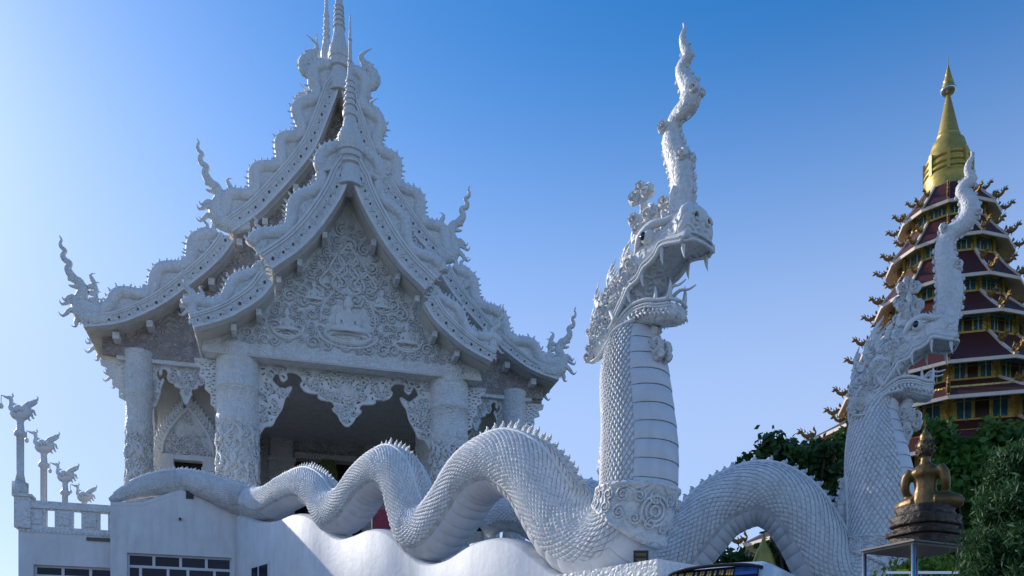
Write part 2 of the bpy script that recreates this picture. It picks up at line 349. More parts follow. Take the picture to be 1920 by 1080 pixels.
def gable_side(sgn, v, bot, thick, nhump, amp, rad, body0=0.0, vd=0.30, dots=0.62):
    """one gable board with its moulding, dark gap dots, serpent and panel. bot: lower edge, from ridge outwards"""
    n = 60; c = spline(bot, n); nm = uv_norm(c); nm = np.where(nm[:, 1:2] < 0, -nm, nm)
    th = np.interp(np.linspace(0, 1, n), [0, 1], thick)[:, None]
    top = c + nm * th
    # keep both edges plumb at the ridge
    if c[0, 0] < 0.3: top[0] = (0.0, c[0, 1] + thick[0] * 1.9); c = c.copy(); c[0, 0] = 0.0; top[:, 0] = np.maximum(top[:, 0], 0)
    f = lambda a, b, d: (sgn * a, d, b)
    mb = MB(); mb.prism(list(c) + list(top[::-1]), [], f, v - .12, v + vd)
    bd = part('gable_board', mb, 'mosaic', hall)
    mb = MB()   # raised lips along both edges and a double line
    for q0, q1 in ((.0, .16), (.80, .90), (.94, 1.08)):
        mb.prism(list(c * (1 - q0) + top * q0) + list((c * (1 - q1) + top * q1)[::-1]), [], f, v - .19, v - .122)
    part('board_moulding', mb, 'stucco', bd)
    mb = MB()
    L = np.linalg.norm(np.diff(c, axis=0), axis=1).sum(); m = int(L / dots * 1.25); mid = spline(c * .52 + top * .48, m * 2 + 1)[1::2]
    for q in mid:
        e = .055 * random.uniform(.6, 1.25); q = q + RNG.normal(0, .025, 2)
        mb.prism([(q[0] + e * math.cos(t), q[1] + 1.25 * e * math.sin(t)) for t in np.arange(6) * math.pi / 3 + random.random()], [], f, v - .15, v - .121)
    part('gap_shade_dots', mb, 'groove', bd, kind='stuff')  # raised dark discs stand in for shaded gaps in the board
    mb = MB()
    mid2 = spline(c * .52 + top * .48, m * 2 + 1)[0::2]
    for q in mid2:
        for t in np.arange(4) * math.pi / 2 + .8:
            flame(mb, (sgn * q[0], v - .13, q[1]), (sgn * math.cos(t), 0, math.sin(t)), (-sgn * math.sin(t), 0, math.cos(t)), (0, 1, 0), .2, .05, .3, .5, 5)
    part('leaf_relief', mb, 'carved', bd, True, kind='stuff')
    # undulating serpent on top of the board
    N = 110; tt = spline(top, N); nn = uv_norm(tt); nn = np.where(nn[:, 1:2] < 0, -nn, nn)
    s = np.linspace(0, 1, N); ph = 2 * math.pi * nhump * s + body0
    off = rad * .8 + amp * (1 - np.cos(ph)) * .92
    cen = tt + nn * off[:, None]; rr = rad * np.interp(s, [0, .1, .9, 1], [.75, 1, 1, .9])
    p3 = np.stack([sgn * cen[:, 0], np.full(N, v + .12), cen[:, 1]], 1)
    mb = MB(); mb.sweep(p3, rr, rr * .95, (0, 1, 0), k=12)
    sp = part('roof_serpent', mb, 'roofscale', hall, True)
    mb = MB(); T = tang(np.stack([cen[:, 0], cen[:, 1]], 1)); bn = np.stack([-T[:, 1], T[:, 0]], 1); bn = np.where((bn * nn).sum(1, keepdims=True) < 0, -bn, bn)
    acc = 0
    for i in range(1, N):
        acc += np.linalg.norm(cen[i] - cen[i - 1])
        if acc > .19:
            acc = 0; q = cen[i] + bn[i] * rr[i] * .95; d = bn[i] * .95 - T[i] * .15; d /= np.linalg.norm(d)
            flame(mb, (sgn * q[0], v + .12, q[1]), (sgn * d[0], 0, d[1]), (sgn * T[i, 0], 0, T[i, 1]), (0, 1, 0), .21 * random.uniform(.6, 1.3), .07, random.uniform(-.1, .3), .5, 5)
    part('serpent_crest', mb, 'carved', sp, True, kind='stuff')
    mb = MB(); lo = top - nn[:, :][np.linspace(0, N - 1, n).astype(int)] * .04
    poly = list(spline(lo, N)) + list((tt + nn * np.maximum(off - rr * .3, .02)[:, None])[::-1])
    mb.prism(poly, [], f, v + .05, v + .2)
    part('gable_panel', mb, 'carved', hall)
    return c, top

def roof(v0, v1, pieces, name='roof'):
    """thick roof slabs running back from the gable boards"""
    for sgn in (-1, 1):
        for c, th in pieces:
            cc = spline(c, 24); nm = uv_norm(cc); nm = np.where(nm[:, 1:2] < 0, -nm, nm); tp = cc + nm * th
            if cc[0, 0] < .3: tp[0] = (0, cc[0, 1] + th * 1.8); cc[0, 0] = 0; tp[:, 0] = np.maximum(tp[:, 0], 0)
            mb = MB(); mb.prism(list(cc) + list(tp[::-1]), [], lambda a, b, d: (sgn * a, d, b), v0, v1)
            part(name, mb, 'plain', hall)

P_UP = [(0.02, 24.78), (.16, 24.35), (.47, 23.65), (.95, 22.82), (1.53, 21.95), (2.3, 21.05), (3.36, 20.14)]
P_LO = [(3.30, 19.55), (3.85, 18.80), (4.85, 18.0), (5.6, 17.58), (6.55, 17.2)]
R_UP = [(0.02, 34.40), (.31, 33.55), (.62, 32.65), (.95, 31.72), (1.3, 30.9), (1.85, 30.0), (2.75, 28.75), (3.93, 27.24), (4.7, 26.45), (5.5, 25.75)]
R_LO = [(5.45, 25.30), (5.95, 24.5), (6.7, 23.6), (7.9, 22.42), (8.95, 21.5), (10.3, 20.62), (11.3, 20.2), (12.55, 19.92)]
VM = 7.8
for sg in (-1, 1):
    gable_side(sg, 0.0, P_UP, (.80, .80), 2.6, .28, .28, .4)
    gable_side(sg, 0.05, P_LO, (.72, .55), 1.5, .24, .25, .6)
    gable_side(sg, VM, R_UP, (.72, .72), 5.0, .36, .33, .2)
    gable_side(sg, VM + .05, R_LO, (.72, .55), 3.3, .34, .33, .4)
roof(.45, VM - .3, [(P_UP, .5), (P_LO, .4)], 'porch_roof')
roof(VM + .45, 16.0, [(R_UP, .5), (R_LO, .4)], 'main_roof')
sc = lambda c, k, dz: [(a * k, b - dz) for a, b in c]
roof(16.0, 31.0, [(sc(R_UP, .93, 1.4), .5), (sc(R_LO, .93, 1.4), .4)], 'rear_roof')
for sg in (-1, 1):
    finial(hall, sg * 6.45, 0.1, 17.75, sg, 2.35)
    finial(hall, sg * 3.55, 0.1, 20.75, sg, 1.9)
    finial(hall, sg * 12.45, VM + .1, 20.45, sg, 4.0)
    finial(hall, sg * 5.95, VM + .1, 26.2, sg, 4.3)
    finial(hall, sg * 12.35, 11.9, 20.3, sg, 3.4)
    finial(hall, sg * 12.3, 15.8, 20.2, sg, 3.2)
    finial(hall, sg * 10.6, 16.4, 21.2, sg, 2.6)
    big_flame(hall, sg * 1.15, VM + .1, 34.7, sg, 2.5); big_flame(hall, sg * 1.75, VM + .5, 33.2, sg, 1.6)
    big_flame(hall, sg * 6.75, VM + .1, 24.6, sg, 1.9)
    big_flame(hall, sg * 3.75, .12, 19.75, sg, 1.2)
    big_flame(hall, sg * .9, .15, 24.5, sg, 1.1)
    big_flame(hall, sg * 2.1, 16.2, 33.2, sg, 2.6)
    big_flame(hall, sg * 3.2, 16.2, 31.3, sg, 2.2)
    for a, b in ((7.4, 24.3), (8.8, 22.6)): big_flame(hall, sg * a, VM + .3, b, sg, 1.0)

# spires on the ridges (turned profiles)
def spire(u, v, w, prof, n=20):
    mb = MB(); mb.lathe(prof, (u, v, w), n); return part('ridge_spire', mb, 'mosaic', hall, False)
def ringed(r0, r1, z0, z1, n, bulge=.35):
    out = []
    for i in range(n):
        t = i / n; r = r0 + (r1 - r0) * t; h = (z1 - z0) / n; z = z0 + h * i
        out += [(r * (1 + bulge), z), (r * (1 + bulge), z + h * .25), (r, z + h * .35), (r * .98, z + h * .95)]
    return out
spire(0, .2, 24.9, [(.62, -.5), (.50, .2), (.44, .45), (.56, .5), (.56, .6), (.47, .64), (.52, .72), (.60, .75), (.62, .95), (.58, .98), (.66, 1.02), (.68, 1.3), (.63, 1.33), (.64, 1.6), (.58, 1.64), (.56, 1.85), (.48, 1.9), (.44, 2.1), (.36, 2.13), (.31, 2.5), (.26, 2.7), (.33, 2.74), (.33, 2.84)] + ringed(.25, .13, 2.9, 4.6, 6) + [(.12, 4.65), (.10, 5.2), (.13, 5.25), (.09, 5.35), (.07, 6.2), (.10, 6.25), (.06, 6.35), (.03, 7.4)])
spire(-.02, VM + .2, 34.9, [(.6, -.6), (.52, .3), (.45, .7), (.58, .75), (.58, .9), (.50, .95), (.54, 1.2), (.58, 1.25), (.60, 1.5), (.55, 1.55), (.53, 1.9), (.45, 1.95), (.38, 2.35), (.31, 2.7), (.29, 2.95), (.36, 3.0)] + ringed(.26, .2, 3.05, 4.4, 5, .25) + [(.2, 4.45), (.17, 6), (.14, 8), (.05, 10)])
for (x, y0, y1, v, r) in ((612, 100, -60, 12.0, .16), (594, 118, 62, 16.0, .09), (600, 140, 100, 14.0, .2)):
    u0, w0 = uw(x, y0, v); u1, w1 = uw(x, y1, v); H = w1 - w0
    spire(u0, v, w0, [(r * 2.2, -1.5), (r * 2.2, 0), (r * 1.4, H * .1)] + ringed(r * 1.1, r * .8, H * .12, H * .5, 5, .3) + [(r * .7, H * .52), (r * .4, H * .9), (.01, H)], 10)

# tympana
def tympanum(v, pieces, w0, umax, m, name, thick=.3):
    L = []
    for c in pieces: L += [(a, b) for a, b in spline(c, 16)]
    L = [(a, max(b + .15, w0)) for a, b in L if a <= umax] + [(umax, w0)]
    poly = L + [(-a, b) for a, b in L[::-1]][:-1] if False else L + [(-a, b) for a, b in L[::-1]]
    out = []
    for q in poly:
        if not out or (abs(q[0] - out[-1][0]) + abs(q[1] - out[-1][1])) > 1e-3: out.append(q)
    mb = MB(); mb.prism(out, [], lambda a, b, d: (a, d, b), v, v + thick)
    return part(name, mb, m, hall)
tymp = tympanum(1.35, [P_UP, P_LO], 16.85, 6.4, 'carved', 'porch_tympanum')
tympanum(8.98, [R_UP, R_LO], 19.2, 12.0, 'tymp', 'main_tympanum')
# beams, soffit blocks
mb = MB(); mb.box(-6.3, 6.3, 1.34, 2.5, 16.83, 17.42); part('porch_beam', mb, 'carved', hall)
mb = MB(); mb.box(-6.32, 6.32, 1.27, 1.339, 16.80, 16.90); part('beam_moulding', mb, 'plain', hall)
mb = MB(); mb.box(-11.3, 11.3, 9.0, 9.9, 19.0, 19.9); part('main_beam', mb, 'carved', hall)
for sg in (-1, 1):
    for a, b in ((1.1, 22.3), (2.2, 20.9), (3.1, 20.0), (3.95, 18.45), (5.0, 17.65)):
        mb = MB(); mb.box(sg * a - .11, sg * a + .11, .45, 1.36, b - .12, b + .15); part('purlin_end', mb, 'carved', hall)
    for a, b in ((2.3, 29.0), (3.9, 26.9), (5.2, 25.6), (6.6, 23.3), (8.0, 21.9), (9.6, 20.7), (11.2, 19.9)):
        mb = MB(); mb.box(sg * a - .15, sg * a + .15, VM + .45, 9.05, b - .15, b + .2); part('purlin_end', mb, 'carved', hall)

# soffit boards of the side eaves and ceilings
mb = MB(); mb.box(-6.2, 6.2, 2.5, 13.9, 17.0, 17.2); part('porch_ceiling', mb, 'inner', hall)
for sg in (-1, 1):
    mb = MB(); mb.box(min(sg * 6.2, sg * 12.2), max(sg * 6.2, sg * 12.2), 9.9, 16, 19.4, 19.6); part('aisle_ceiling', mb, 'plain', hall)

# columns
def column(u, v, r, w0, w1, fig=True):
    prof = [(r * 1.12, w0), (r * 1.12, w0 + .5), (r * .95, w0 + .7)]
    hts = np.linspace(w0 + .9, w1, 5)
    H = w1 - w0
    prof += [(r * .94, w0 + H * .3), (r * .95, w0 + H * .62), (r * 1.04, w0 + H * .66), (r * 1.04, w0 + H * .68), (r * .98, w0 + H * .69), (r * 1.0, w0 + H * .80), (r * 1.06, w0 + H * .805), (r * 1.06, w0 + H * .82), (r * 1.0, w0 + H * .83), (r * 1.03, w1 - .3), (r * 1.10, w1 - .12), (r * 1.10, w1)]
    mb = MB(); mb.lathe(prof, (u, v, 0), 26); o = part('column', mb, 'carved', hall, True)
    mb = MB()
    nrow = int(H * .62 / (r * .42))
    for i in range(nrow):
        for j in range(11):
            a = 2 * math.pi * (j + .5 * (i % 2)) / 11 + random.uniform(-.1, .1); w = w0 + .9 + (i + .5) * r * .42 + random.uniform(-.05, .05)
            nr = np.array((math.cos(a), math.sin(a), 0)); ax = np.array((-math.sin(a), math.cos(a), 0)); tl = random.uniform(-.9, .9)
            ax2 = ax * math.cos(tl) + np.array((0, 0, 1)) * math.sin(tl); up = np.cross(nr, ax2)
            curl(mb, np.array((u, v, w)) + nr * r * .95, ax2, up, r * random.uniform(.36, .6), random.choice((-1, 1)), 10, 1.2, .15, .45)
    part('carved_vines', mb, 'carved', o, True, kind='stuff')
    if fig:
        mb = MB()
        for i in range(9):          # long draped flame leaves climbing the shaft
            a = -math.pi / 2 + (i - 4) * .33; nr = np.array((math.cos(a), math.sin(a), 0)); ax = np.array((-math.sin(a), math.cos(a), 0))
            for w in (w0 + H * .40 + random.uniform(0, .5), w0 + H * .52 + random.uniform(0, .5)):
                flame(mb, np.array((u, v, w)) + nr * r * .97, (0, 0, 1), ax * random.choice((-1, 1)), nr, random.uniform(.8, 1.3), .13, .3, .8)
        part('flame_leaves', mb, 'carved', o, True, kind='stuff')
    return o
for sg in (-1, 1):
    column(sg * 4.92, 2.1, .92, FLOOR, 17.35)
    column(sg * 4.92, 7.6, .80, FLOOR, 16.95, False)
    column(sg * 10.25, 9.2, .66, FLOOR, 19.5)
    for v in (15.0, 21.0): column(sg * 10.25, v, .6, FLOOR, 19.2, False)

# pierced lace spandrels hanging between columns
LACE = [(484, 818), (496, 801), (509, 799), (517, 784), (528, 767), (534, 747), (541, 739), (547, 726), (538, 729), (530, 733), (516, 722), (509, 713), (516, 701), (524, 703), (525, 711), (530, 717), (538, 710),
        (536, 700), (549, 699), (561, 704), (568, 715), (563, 721), (569, 732), (581, 738), (597, 740), (596, 747), (610, 752), (622, 754), (628, 763), (623, 769), (633, 778), (639, 790), (651, 801)]
LU = [uw(x, y, 2.2) for x, y in LACE]; k0 = 4.0 / -LU[0][0]
LU = [(min(0, a * k0), b) for a, b in LU]; LU[-1] = (0, LU[-1][1])
def inside(p, poly):
    c = False; j = len(poly) - 1
    for i in range(len(poly)):
        if (poly[i][1] > p[1]) != (poly[j][1] > p[1]) and p[0] < (poly[j][0] - poly[i][0]) * (p[1] - poly[i][1]) / (poly[j][1] - poly[i][1]) + poly[i][0]: c = not c
        j = i
    return c
def dist_poly(p, poly):
    P = np.array(poly); Q = np.roll(P, -1, axis=0); d = Q - P; L2 = (d ** 2).sum(1) + 1e-12
    t = np.clip(((np.array(p) - P) * d).sum(1) / L2, 0, 1); return np.sqrt(((P + d * t[:, None] - np.array(p)) ** 2).sum(1)).min()
def lace(uc, hw, wtop, v, ks=1.0, nh=150, seed=1, hsz=.085):
    rs = random.Random(seed); wt0 = 16.8
    half = [(a / 4.0 * hw, wtop - (wt0 - b) * ks) for a, b in LU]
    poly = [(-hw, wtop + .05)] + half + [(-a, b) for a, b in half[::-1][1:]] + [(hw, wtop + .05)]
    holes = []; cs = []; tries = 0
    lo = min(b for a, b in poly)
    while len(holes) < nh and tries < 9000:
        tries += 1; a = rs.uniform(-hw, 0); b = rs.uniform(lo, wtop)
        r = hsz * rs.uniform(.6, 1.25) * (hw / 4) ** .4
        if not inside((a, b), poly) or dist_poly((a, b), poly) < r * 1.45 or a > -r * 1.2: continue
        if any((a - x) ** 2 + (b - y) ** 2 < (r + q) ** 2 * 1.75 for x, y, q in cs): continue
        cs.append((a, b, r)); tl = rs.uniform(0, 3.14); k = 6
        h = []
        for i in range(k):
            t = 2 * math.pi * i / k; x = r * 1.25 * math.cos(t); y = r * .6 * math.sin(t) + .35 * r * math.cos(t) ** 2
            h.append((x * math.cos(tl) - y * math.sin(tl), x * math.sin(tl) + y * math.cos(tl)))
        holes.append([(a + x, b + y) for x, y in h]); holes.append([(-a - x, b + y) for x, y in h])
    mb = MB(); mb.prism(poly, holes, lambda a, b, d: (uc + a, d, b), v - .08, v + .08)
    o = part('lace_spandrel', mb, 'stucco', hall)
    mb = MB()
    n = 0
    while n < int(34 * hw):
        a = rs.uniform(-hw, hw); b = rs.uniform(lo, wtop)
        if not inside((a, b), poly) or dist_poly((a, b), poly) < .12: continue
        n += 1; t = rs.uniform(0, 6.28)
        curl(mb, (uc + a, v - .09, b), (math.cos(t), 0, math.sin(t)), (math.sin(t), 0, -math.cos(t)) if False else (-math.sin(t), 0, math.cos(t)), rs.uniform(.26, .46) * (hw / 4) ** .3, rs.choice((-1, 1)), 9, 1.2, .14, .4)
    part('scroll_relief', mb, 'carved', o, True, kind='stuff')
    mb = MB(); e = spline([(uc + a, v - .03, b) for a, b in half] + [(uc - a, v - .03, b) for a, b in half[::-1][1:]], 160); mb.sweep(e, .035, .11, (0, 1, 0), k=6)
    part('lace_rim', mb, 'stucco', o, True)
    for r_, d in ((.42, .12), (.28, .18), (.13, .24)):
        if hw > 3:
            mb = MB(); mb.prism([(r_ * (1 + .12 * (i % 2)) * math.cos(i * math.pi / 12), r_ * (1 + .12 * (i % 2)) * math.sin(i * math.pi / 12)) for i in range(24)], [], lambda a, b, dd: (uc + a, dd, wtop - 1.0 + b), v - d, v - .081)
            part('rosette', mb, 'carved', o)
lace(0, 4.02, 16.8, 2.2)
for sg in (-1, 1):
    lace(sg * 7.95, 1.75, 19.0, 9.35, .78, 40, 3, .085)
# half brackets on the outer faces of the columns
def bracket(u0, v, wtop, sgn, wid, hgt, along_v=False):
    pts = [(0, 0), (wid, 0), (wid * .95, -.12 * hgt), (wid * .72, -.16 * hgt), (wid * .8, -.3 * hgt), (wid * .52, -.36 * hgt), (wid * .55, -.52 * hgt), (wid * .3, -.6 * hgt), (wid * .3, -.78 * hgt), (.08 * wid, -.84 * hgt), (0, -hgt)]
    rs = random.Random(5); hs = []; cs = []
    for _ in range(900):
        a, b = rs.uniform(0, wid), rs.uniform(-hgt, 0); r = rs.uniform(.05, .09)
        if inside((a, b), pts) and dist_poly((a, b), pts) > r * 1.5 and all((a - x) ** 2 + (b - y) ** 2 > 4.2 * r * r for x, y, q in cs):
            cs.append((a, b, r)); hs.append([(a + r * math.cos(t), b + .6 * r * math.sin(t)) for t in np.arange(5) * 1.2566 + rs.random()])
    mb = MB()
    fn = (lambda a, b, d: (u0 + sgn * a, v + d, wtop + b)) if not along_v else (lambda a, b, d: (u0 + d, v + sgn * a, wtop + b))
    mb.prism(pts, hs, fn, -.07, .07); part('lace_bracket', mb, 'stucco', hall)
for sg in (-1, 1):
    bracket(sg * 5.8, 2.2, 16.8, sg, 1.0, 2.6)
    bracket(sg * 10.85, 9.35, 19.0, sg, 1.3, 2.4)
    bracket(sg * 10.25, 9.95, 19.0, 1, 1.6, 2.6, True)
    bracket(sg * 10.25, 14.4, 19.0, -1, 1.6, 2.6, True)
    bracket(sg * 4.92, 3.1, 16.9, 1, 1.7, 3.0, True)
    bracket(sg * 10.25, 15.6, 19.0, 1, 1.6, 2.6, True)

# walls
mb = MB()
for sg in (-1, 1):
    mb = MB(); x0, x1 = sorted((sg * 5.7, sg * 9.6))
    wx0, wx1 = sorted((sg * 7.25, sg * 8.75))
    mb.box(x0, wx0, 11, 11.4, FLOOR, 19.5); mb.box(wx1, x1, 11, 11.4, FLOOR, 19.5); mb.box(wx0, wx1, 11, 11.4, 14.45, 19.5); mb.box(wx0, wx1, 11, 11.4, FLOOR, 11.5)
    part('front_wall', mb, 'plain', hall)
    mb = MB(); mb.box(wx0, wx1, 11.18, 11.25, 11.5, 14.45); part('window_dark_sheet', mb, 'void', hall)  # near-black sheet paints the darkness of the open window
    mb = MB(); mb.box(*sorted((sg * 9.25, sg * 9.6)), 11.4, 31, FLOOR, 19.6); part('side_wall', mb, 'stucco', hall)
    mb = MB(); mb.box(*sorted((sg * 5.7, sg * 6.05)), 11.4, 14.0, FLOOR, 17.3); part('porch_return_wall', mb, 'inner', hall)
    # window aedicule: stepped frame, pointed arch with flame rim
    uc = sg * 8.0; o = None
    arch = spline([(-1.35, 14.75), (-1.25, 15.4), (-.95, 16.1), (-.5, 16.75), (0, 17.35)], 14)
    full = list(arch) + [(-a, b) for a, b in arch[::-1][1:]]
    mb = MB(); mb.prism([(uc + a, b) for a, b in full], [], lambda a, b, d: (a, d, b), 10.72, 10.99); o = part('window_pediment', mb, 'carved', hall)
    mb = MB(); rim = spline([(uc + a, 10.68, b) for a, b in full], 50); mb.sweep(rim, .10, .12, (0, 1, 0), k=6); part('pediment_rim', mb, 'stucco', o, True)
    mb = MB()
    T = tang(rim)
    for i in range(1, 50, 2):
        nr = np.array((-T[i, 2], 0, T[i, 0])); d = nr * .75 + np.array((0, 0, .65)); d /= np.linalg.norm(d)
        flame(mb, rim[i], d, (T[i] if rim[i, 0] > uc else -T[i]), (0, 1, 0), .72, .16, .35, .6)
    flame(mb, (uc, 10.68, 17.3), (0, 0, 1), (1, 0, 0), (0, 1, 0), 1.3, .22, .1, .6)
    part('flame_rim', mb, 'carved', o, True, kind='stuff')
    mb = MB()
    for _ in range(46):
        a = random.uniform(-1.1, 1.1); b = random.uniform(14.8, 16.9)
        if inside((a, b), full): t = random.uniform(0, 6.28); curl(mb, (uc + a, 10.70, b), (math.cos(t), 0, math.sin(t)), (-math.sin(t), 0, math.cos(t)), random.uniform(.3, .5), random.choice((-1, 1)), 10, 1.3, .14, .5)
    part('scroll_relief', mb, 'carved', o, True, kind='stuff')
    for s2 in (-1, 1):
        mb = MB(); q0, q1 = sorted((uc + s2 * .77, uc + s2 * 1.35)); mb.box(q0, q1, 10.6, 10.995, FLOOR, 13.9); mb.box(q0 - .08, q1 + .08, 10.52, 10.995, 13.9, 14.1); mb.box(q0 - .02, q1 + .02, 10.57, 10.995, 14.1, 14.72); part('window_pilaster', mb, 'stucco', hall)
    mb = MB(); mb.box(uc - .77, uc + .77, 10.62, 10.995, 14.45, 14.72); part('window_lintel', mb, 'stucco', hall)
# porch back wall with its doorway
du0, du1 = -2.3, 1.75
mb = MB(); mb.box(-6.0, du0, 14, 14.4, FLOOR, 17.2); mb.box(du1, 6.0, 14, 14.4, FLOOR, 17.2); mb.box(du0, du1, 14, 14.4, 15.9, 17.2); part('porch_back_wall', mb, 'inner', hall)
mb = MB(); mb.box(du0 - 3, du1 + 3, 16.2, 16.3, FLOOR - .5, 19.5); part('doorway_dark_sheet', mb, 'void', hall)  # near-black sheet added for the dark interior, stops light leaking through
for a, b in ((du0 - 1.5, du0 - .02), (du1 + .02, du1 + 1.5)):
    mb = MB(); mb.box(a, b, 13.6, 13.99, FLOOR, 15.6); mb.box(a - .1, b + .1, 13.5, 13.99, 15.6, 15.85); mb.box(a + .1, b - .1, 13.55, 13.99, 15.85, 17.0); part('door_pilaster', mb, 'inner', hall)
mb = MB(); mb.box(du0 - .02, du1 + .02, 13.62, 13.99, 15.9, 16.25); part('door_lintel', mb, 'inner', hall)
mb = MB()
for i in range(24):
    a = random.uniform(-.35, .35); q = spline([(-.35 + a, 13.55, 15.9), (-.35 + a * 1.5, 13.5, 15.2), (-.35 + a * 1.7 + random.uniform(-.1, .1), 13.5, 14.7 - random.uniform(0, .5))], 6)
    mb.sweep(q, [.05, .07, .08, .07, .05, .01], .02, (0, 1, 0), k=4)
part('palm_frond_garland', mb, 'greenleaf', hall, label='dry green palm fronds hanging in the doorway')
mb = MB()
for _ in range(60):
    a = random.uniform(-4.2, 4.2); b = random.uniform(16.2, 17.0); t = random.uniform(0, 6.28)
    curl(mb, (a, 13.94, b), (math.cos(t), 0, math.sin(t)), (-math.sin(t), 0, math.cos(t)), random.uniform(.4, .7), random.choice((-1, 1)), 12, 1.3, .14, .6)
part('door_relief', mb, 'inner', hall, True, kind='stuff')
mb = MB(); mb.box(-9.25, 9.25, 30.6, 31, FLOOR, 19.6); part('rear_wall', mb, 'stucco', hall)

# seated figures, one continuous remeshed body
def seated(h, name, m, vox, flat=1.0):
    """cross-legged figure facing -Y, total height h, seat at z = 0"""
    mb = MB(); k = h
    def blob(pts, rad, n=14, asp=1.0, nrm=(0, 1, 0)):
        q = spline(np.hstack([np.array(pts) * k, np.array(rad)[:, None] * k]), n); mb.sweep(q[:, :3], q[:, 3], q[:, 3] * asp, nrm, k=12)
    blob([(0, 0, .02), (0, .01, .12), (0, .0, .24), (0, -.01, .36), (0, .0, .44), (0, 0, .50), (0, 0, .545)], [.17, .155, .125, .145, .175, .13, .06], 20, .62, (0, 1, 0))
    blob([(0, 0, .50), (0, 0, .60), (0, -.01, .66)], [.065, .056, .06], 8)
    mb.ball(np.array((0, -.015, .725)) * k, np.array((.105, .115, .13)) * k, 16, 12)
    mb.ball(np.array((0, .0, .85)) * k, np.array((.066, .066, .07)) * k, 14, 10)
    mb.lathe([(.03 * k, 0), (.028 * k, .03 * k), (.012 * k, .06 * k), (.004 * k, .09 * k)], np.array((0, 0, .90)) * k, 10)
    mb.ball(np.array((0, -.115, .705)) * k, np.array((.016, .02, .03)) * k, 8, 6)
    for s in (-1, 1):
        mb.ball(np.array((s * .09, .0, .685)) * k, np.array((.014, .02, .055)) * k, 8, 6)
        blob([(s * .15, 0, .47), (s * .205, .01, .40), (s * .225, .01, .28), (s * .20, -.06, .185), (s * .12, -.15, .15), (s * .03, -.17, .14)], [.062, .062, .052, .045, .038, .032], 20)
        blob([(s * .09, 0, .08), (s * .24, -.06, .075), (s * .33, -.14, .065), (s * .22, -.22, .06), (s * .05, -.23, .055), (-s * .10, -.20, .06)], [.11, .10, .075, .07, .055, .04], 20)
    me = mesh('tmp', mb, None); t = bpy.data.objects.new('tmp', me); col.objects.link(t)
    md = t.modifiers.new('r', 'REMESH'); md.mode = 'VOXEL'; md.voxel_size = vox
    sm = t.modifiers.new('s', 'SMOOTH'); sm.iterations = 3
    dg = bpy.context.evaluated_depsgraph_get(); out = bpy.data.meshes.new_from_object(t.evaluated_get(dg)); out.name = name
    bpy.data.objects.remove(t); bpy.data.meshes.remove(me)
    out.materials.clear(); out.materials.append(M[m]); out.polygons.foreach_set('use_smooth', [True] * len(out.polygons)); return out
relief_me = seated(1.9, 'relief_figure', 'stucco', .045)
def put_relief(u, w, k):
    o = link('relief_figure', relief_me, hall); o.location = (u, 1.30, w); o.scale = (k * 1.15, k * .55, k); return o
put_relief(0, 18.35, 1.0)
for sg in (-1, 1): put_relief(sg * 2.75, 18.15, .58); put_relief(sg * 1.55, 19.7, .5)
def ring(u, w, ru, rw, t, name='relief_frame', a0=0, a1=2 * math.pi, n=30):
    mb = MB(); an = np.linspace(a0, a1, n); mb.sweep(np.stack([u + ru * np.cos(an), np.full(n, 1.33), w + rw * np.sin(an)], 1), t, t * 1.5, (0, 1, 0), k=6); return part(name, mb, 'stucco', hall, True)
ring(0, 18.25, 1.05, .32, .11); ring(0, 18.12, .92, .26, .10); ring(0, 18.3, 1.35, .62, .07, a0=math.pi, a1=2 * math.pi)
ring(0, 18.9, 1.25, 1.5, .05, a0=-.1, a1=math.pi * .33); ring(0, 18.9, 1.25, 1.5, .05, a0=math.pi * .67, a1=math.pi + .1)
for sg in (-1, 1):
    ring(sg * 2.75, 18.5, .75, .7, .07, a0=math.pi + .3, a1=2 * math.pi - .1); ring(sg * 2.75, 18.1, .6, .2, .08); ring(sg * 1.55, 19.9, .5, .35, .05, a0=math.pi, a1=2 * math.pi)
# pointed leaf frames over the main figure
for (uc, w0, hw, hh) in ((0, 20.1, .75, 1.5), (-.8, 20.3, .5, 1.0), (.8, 20.3, .5, 1.0), (0, 21.4, .45, 1.1), (-.45, 20.9, .4, 1.1), (.45, 20.9, .4, 1.1)):
    a = spline([(uc - hw * .2, 1.3, w0), (uc - hw, 1.3, w0 + hh * .28), (uc - hw * .55, 1.3, w0 + hh * .7), (uc, 1.3, w0 + hh)], 14)
    b = a[::-1].copy(); b[:, 0] = 2 * uc - b[:, 0]
    mb = MB(); mb.sweep(np.vstack([a, b[1:]]), .06, .09, (0, 1, 0), k=6); part('leaf_frame', mb, 'stucco', hall, True)
mb = MB(); polyT = [(a, b) for a, b in spline(P_UP, 14)] + [(a, b) for a, b in spline(P_LO, 10)] + [(6.3, 17.4)]; polyT = polyT + [(-a, b) for a, b in polyT[::-1]]
cs = []; tr = 0
while len(cs) < 330 and tr < 20000:
    tr += 1; a = random.uniform(-5.9, 5.9); b = random.uniform(17.4, 23.5); s = random.uniform(.3, .75)
    if not inside((a, b), polyT) or dist_poly((a, b), polyT) < s * .4: continue
    if (a / 1.0) ** 2 + ((b - 18.9) / 1.1) ** 2 < 1: continue
    if any((a - x) ** 2 + (b - y) ** 2 < (.40 * (s + q)) ** 2 for x, y, q in cs): continue
    cs.append((a, b, s)); t = random.uniform(0, 6.28)
    curl(mb, (a, 1.33, b), (math.cos(t), 0, math.sin(t)), (-math.sin(t), 0, math.cos(t)), s, random.choice((-1, 1)), 14, 1.5, .12, .55)
part('scroll_relief', mb, 'carved', tymp, True, kind='stuff')
mb = MB(); mb.box(-11.5, 11.5, 1.2, 31.5, FLOOR - .6, FLOOR + .02); part('plinth', mb, 'terrace', hall)

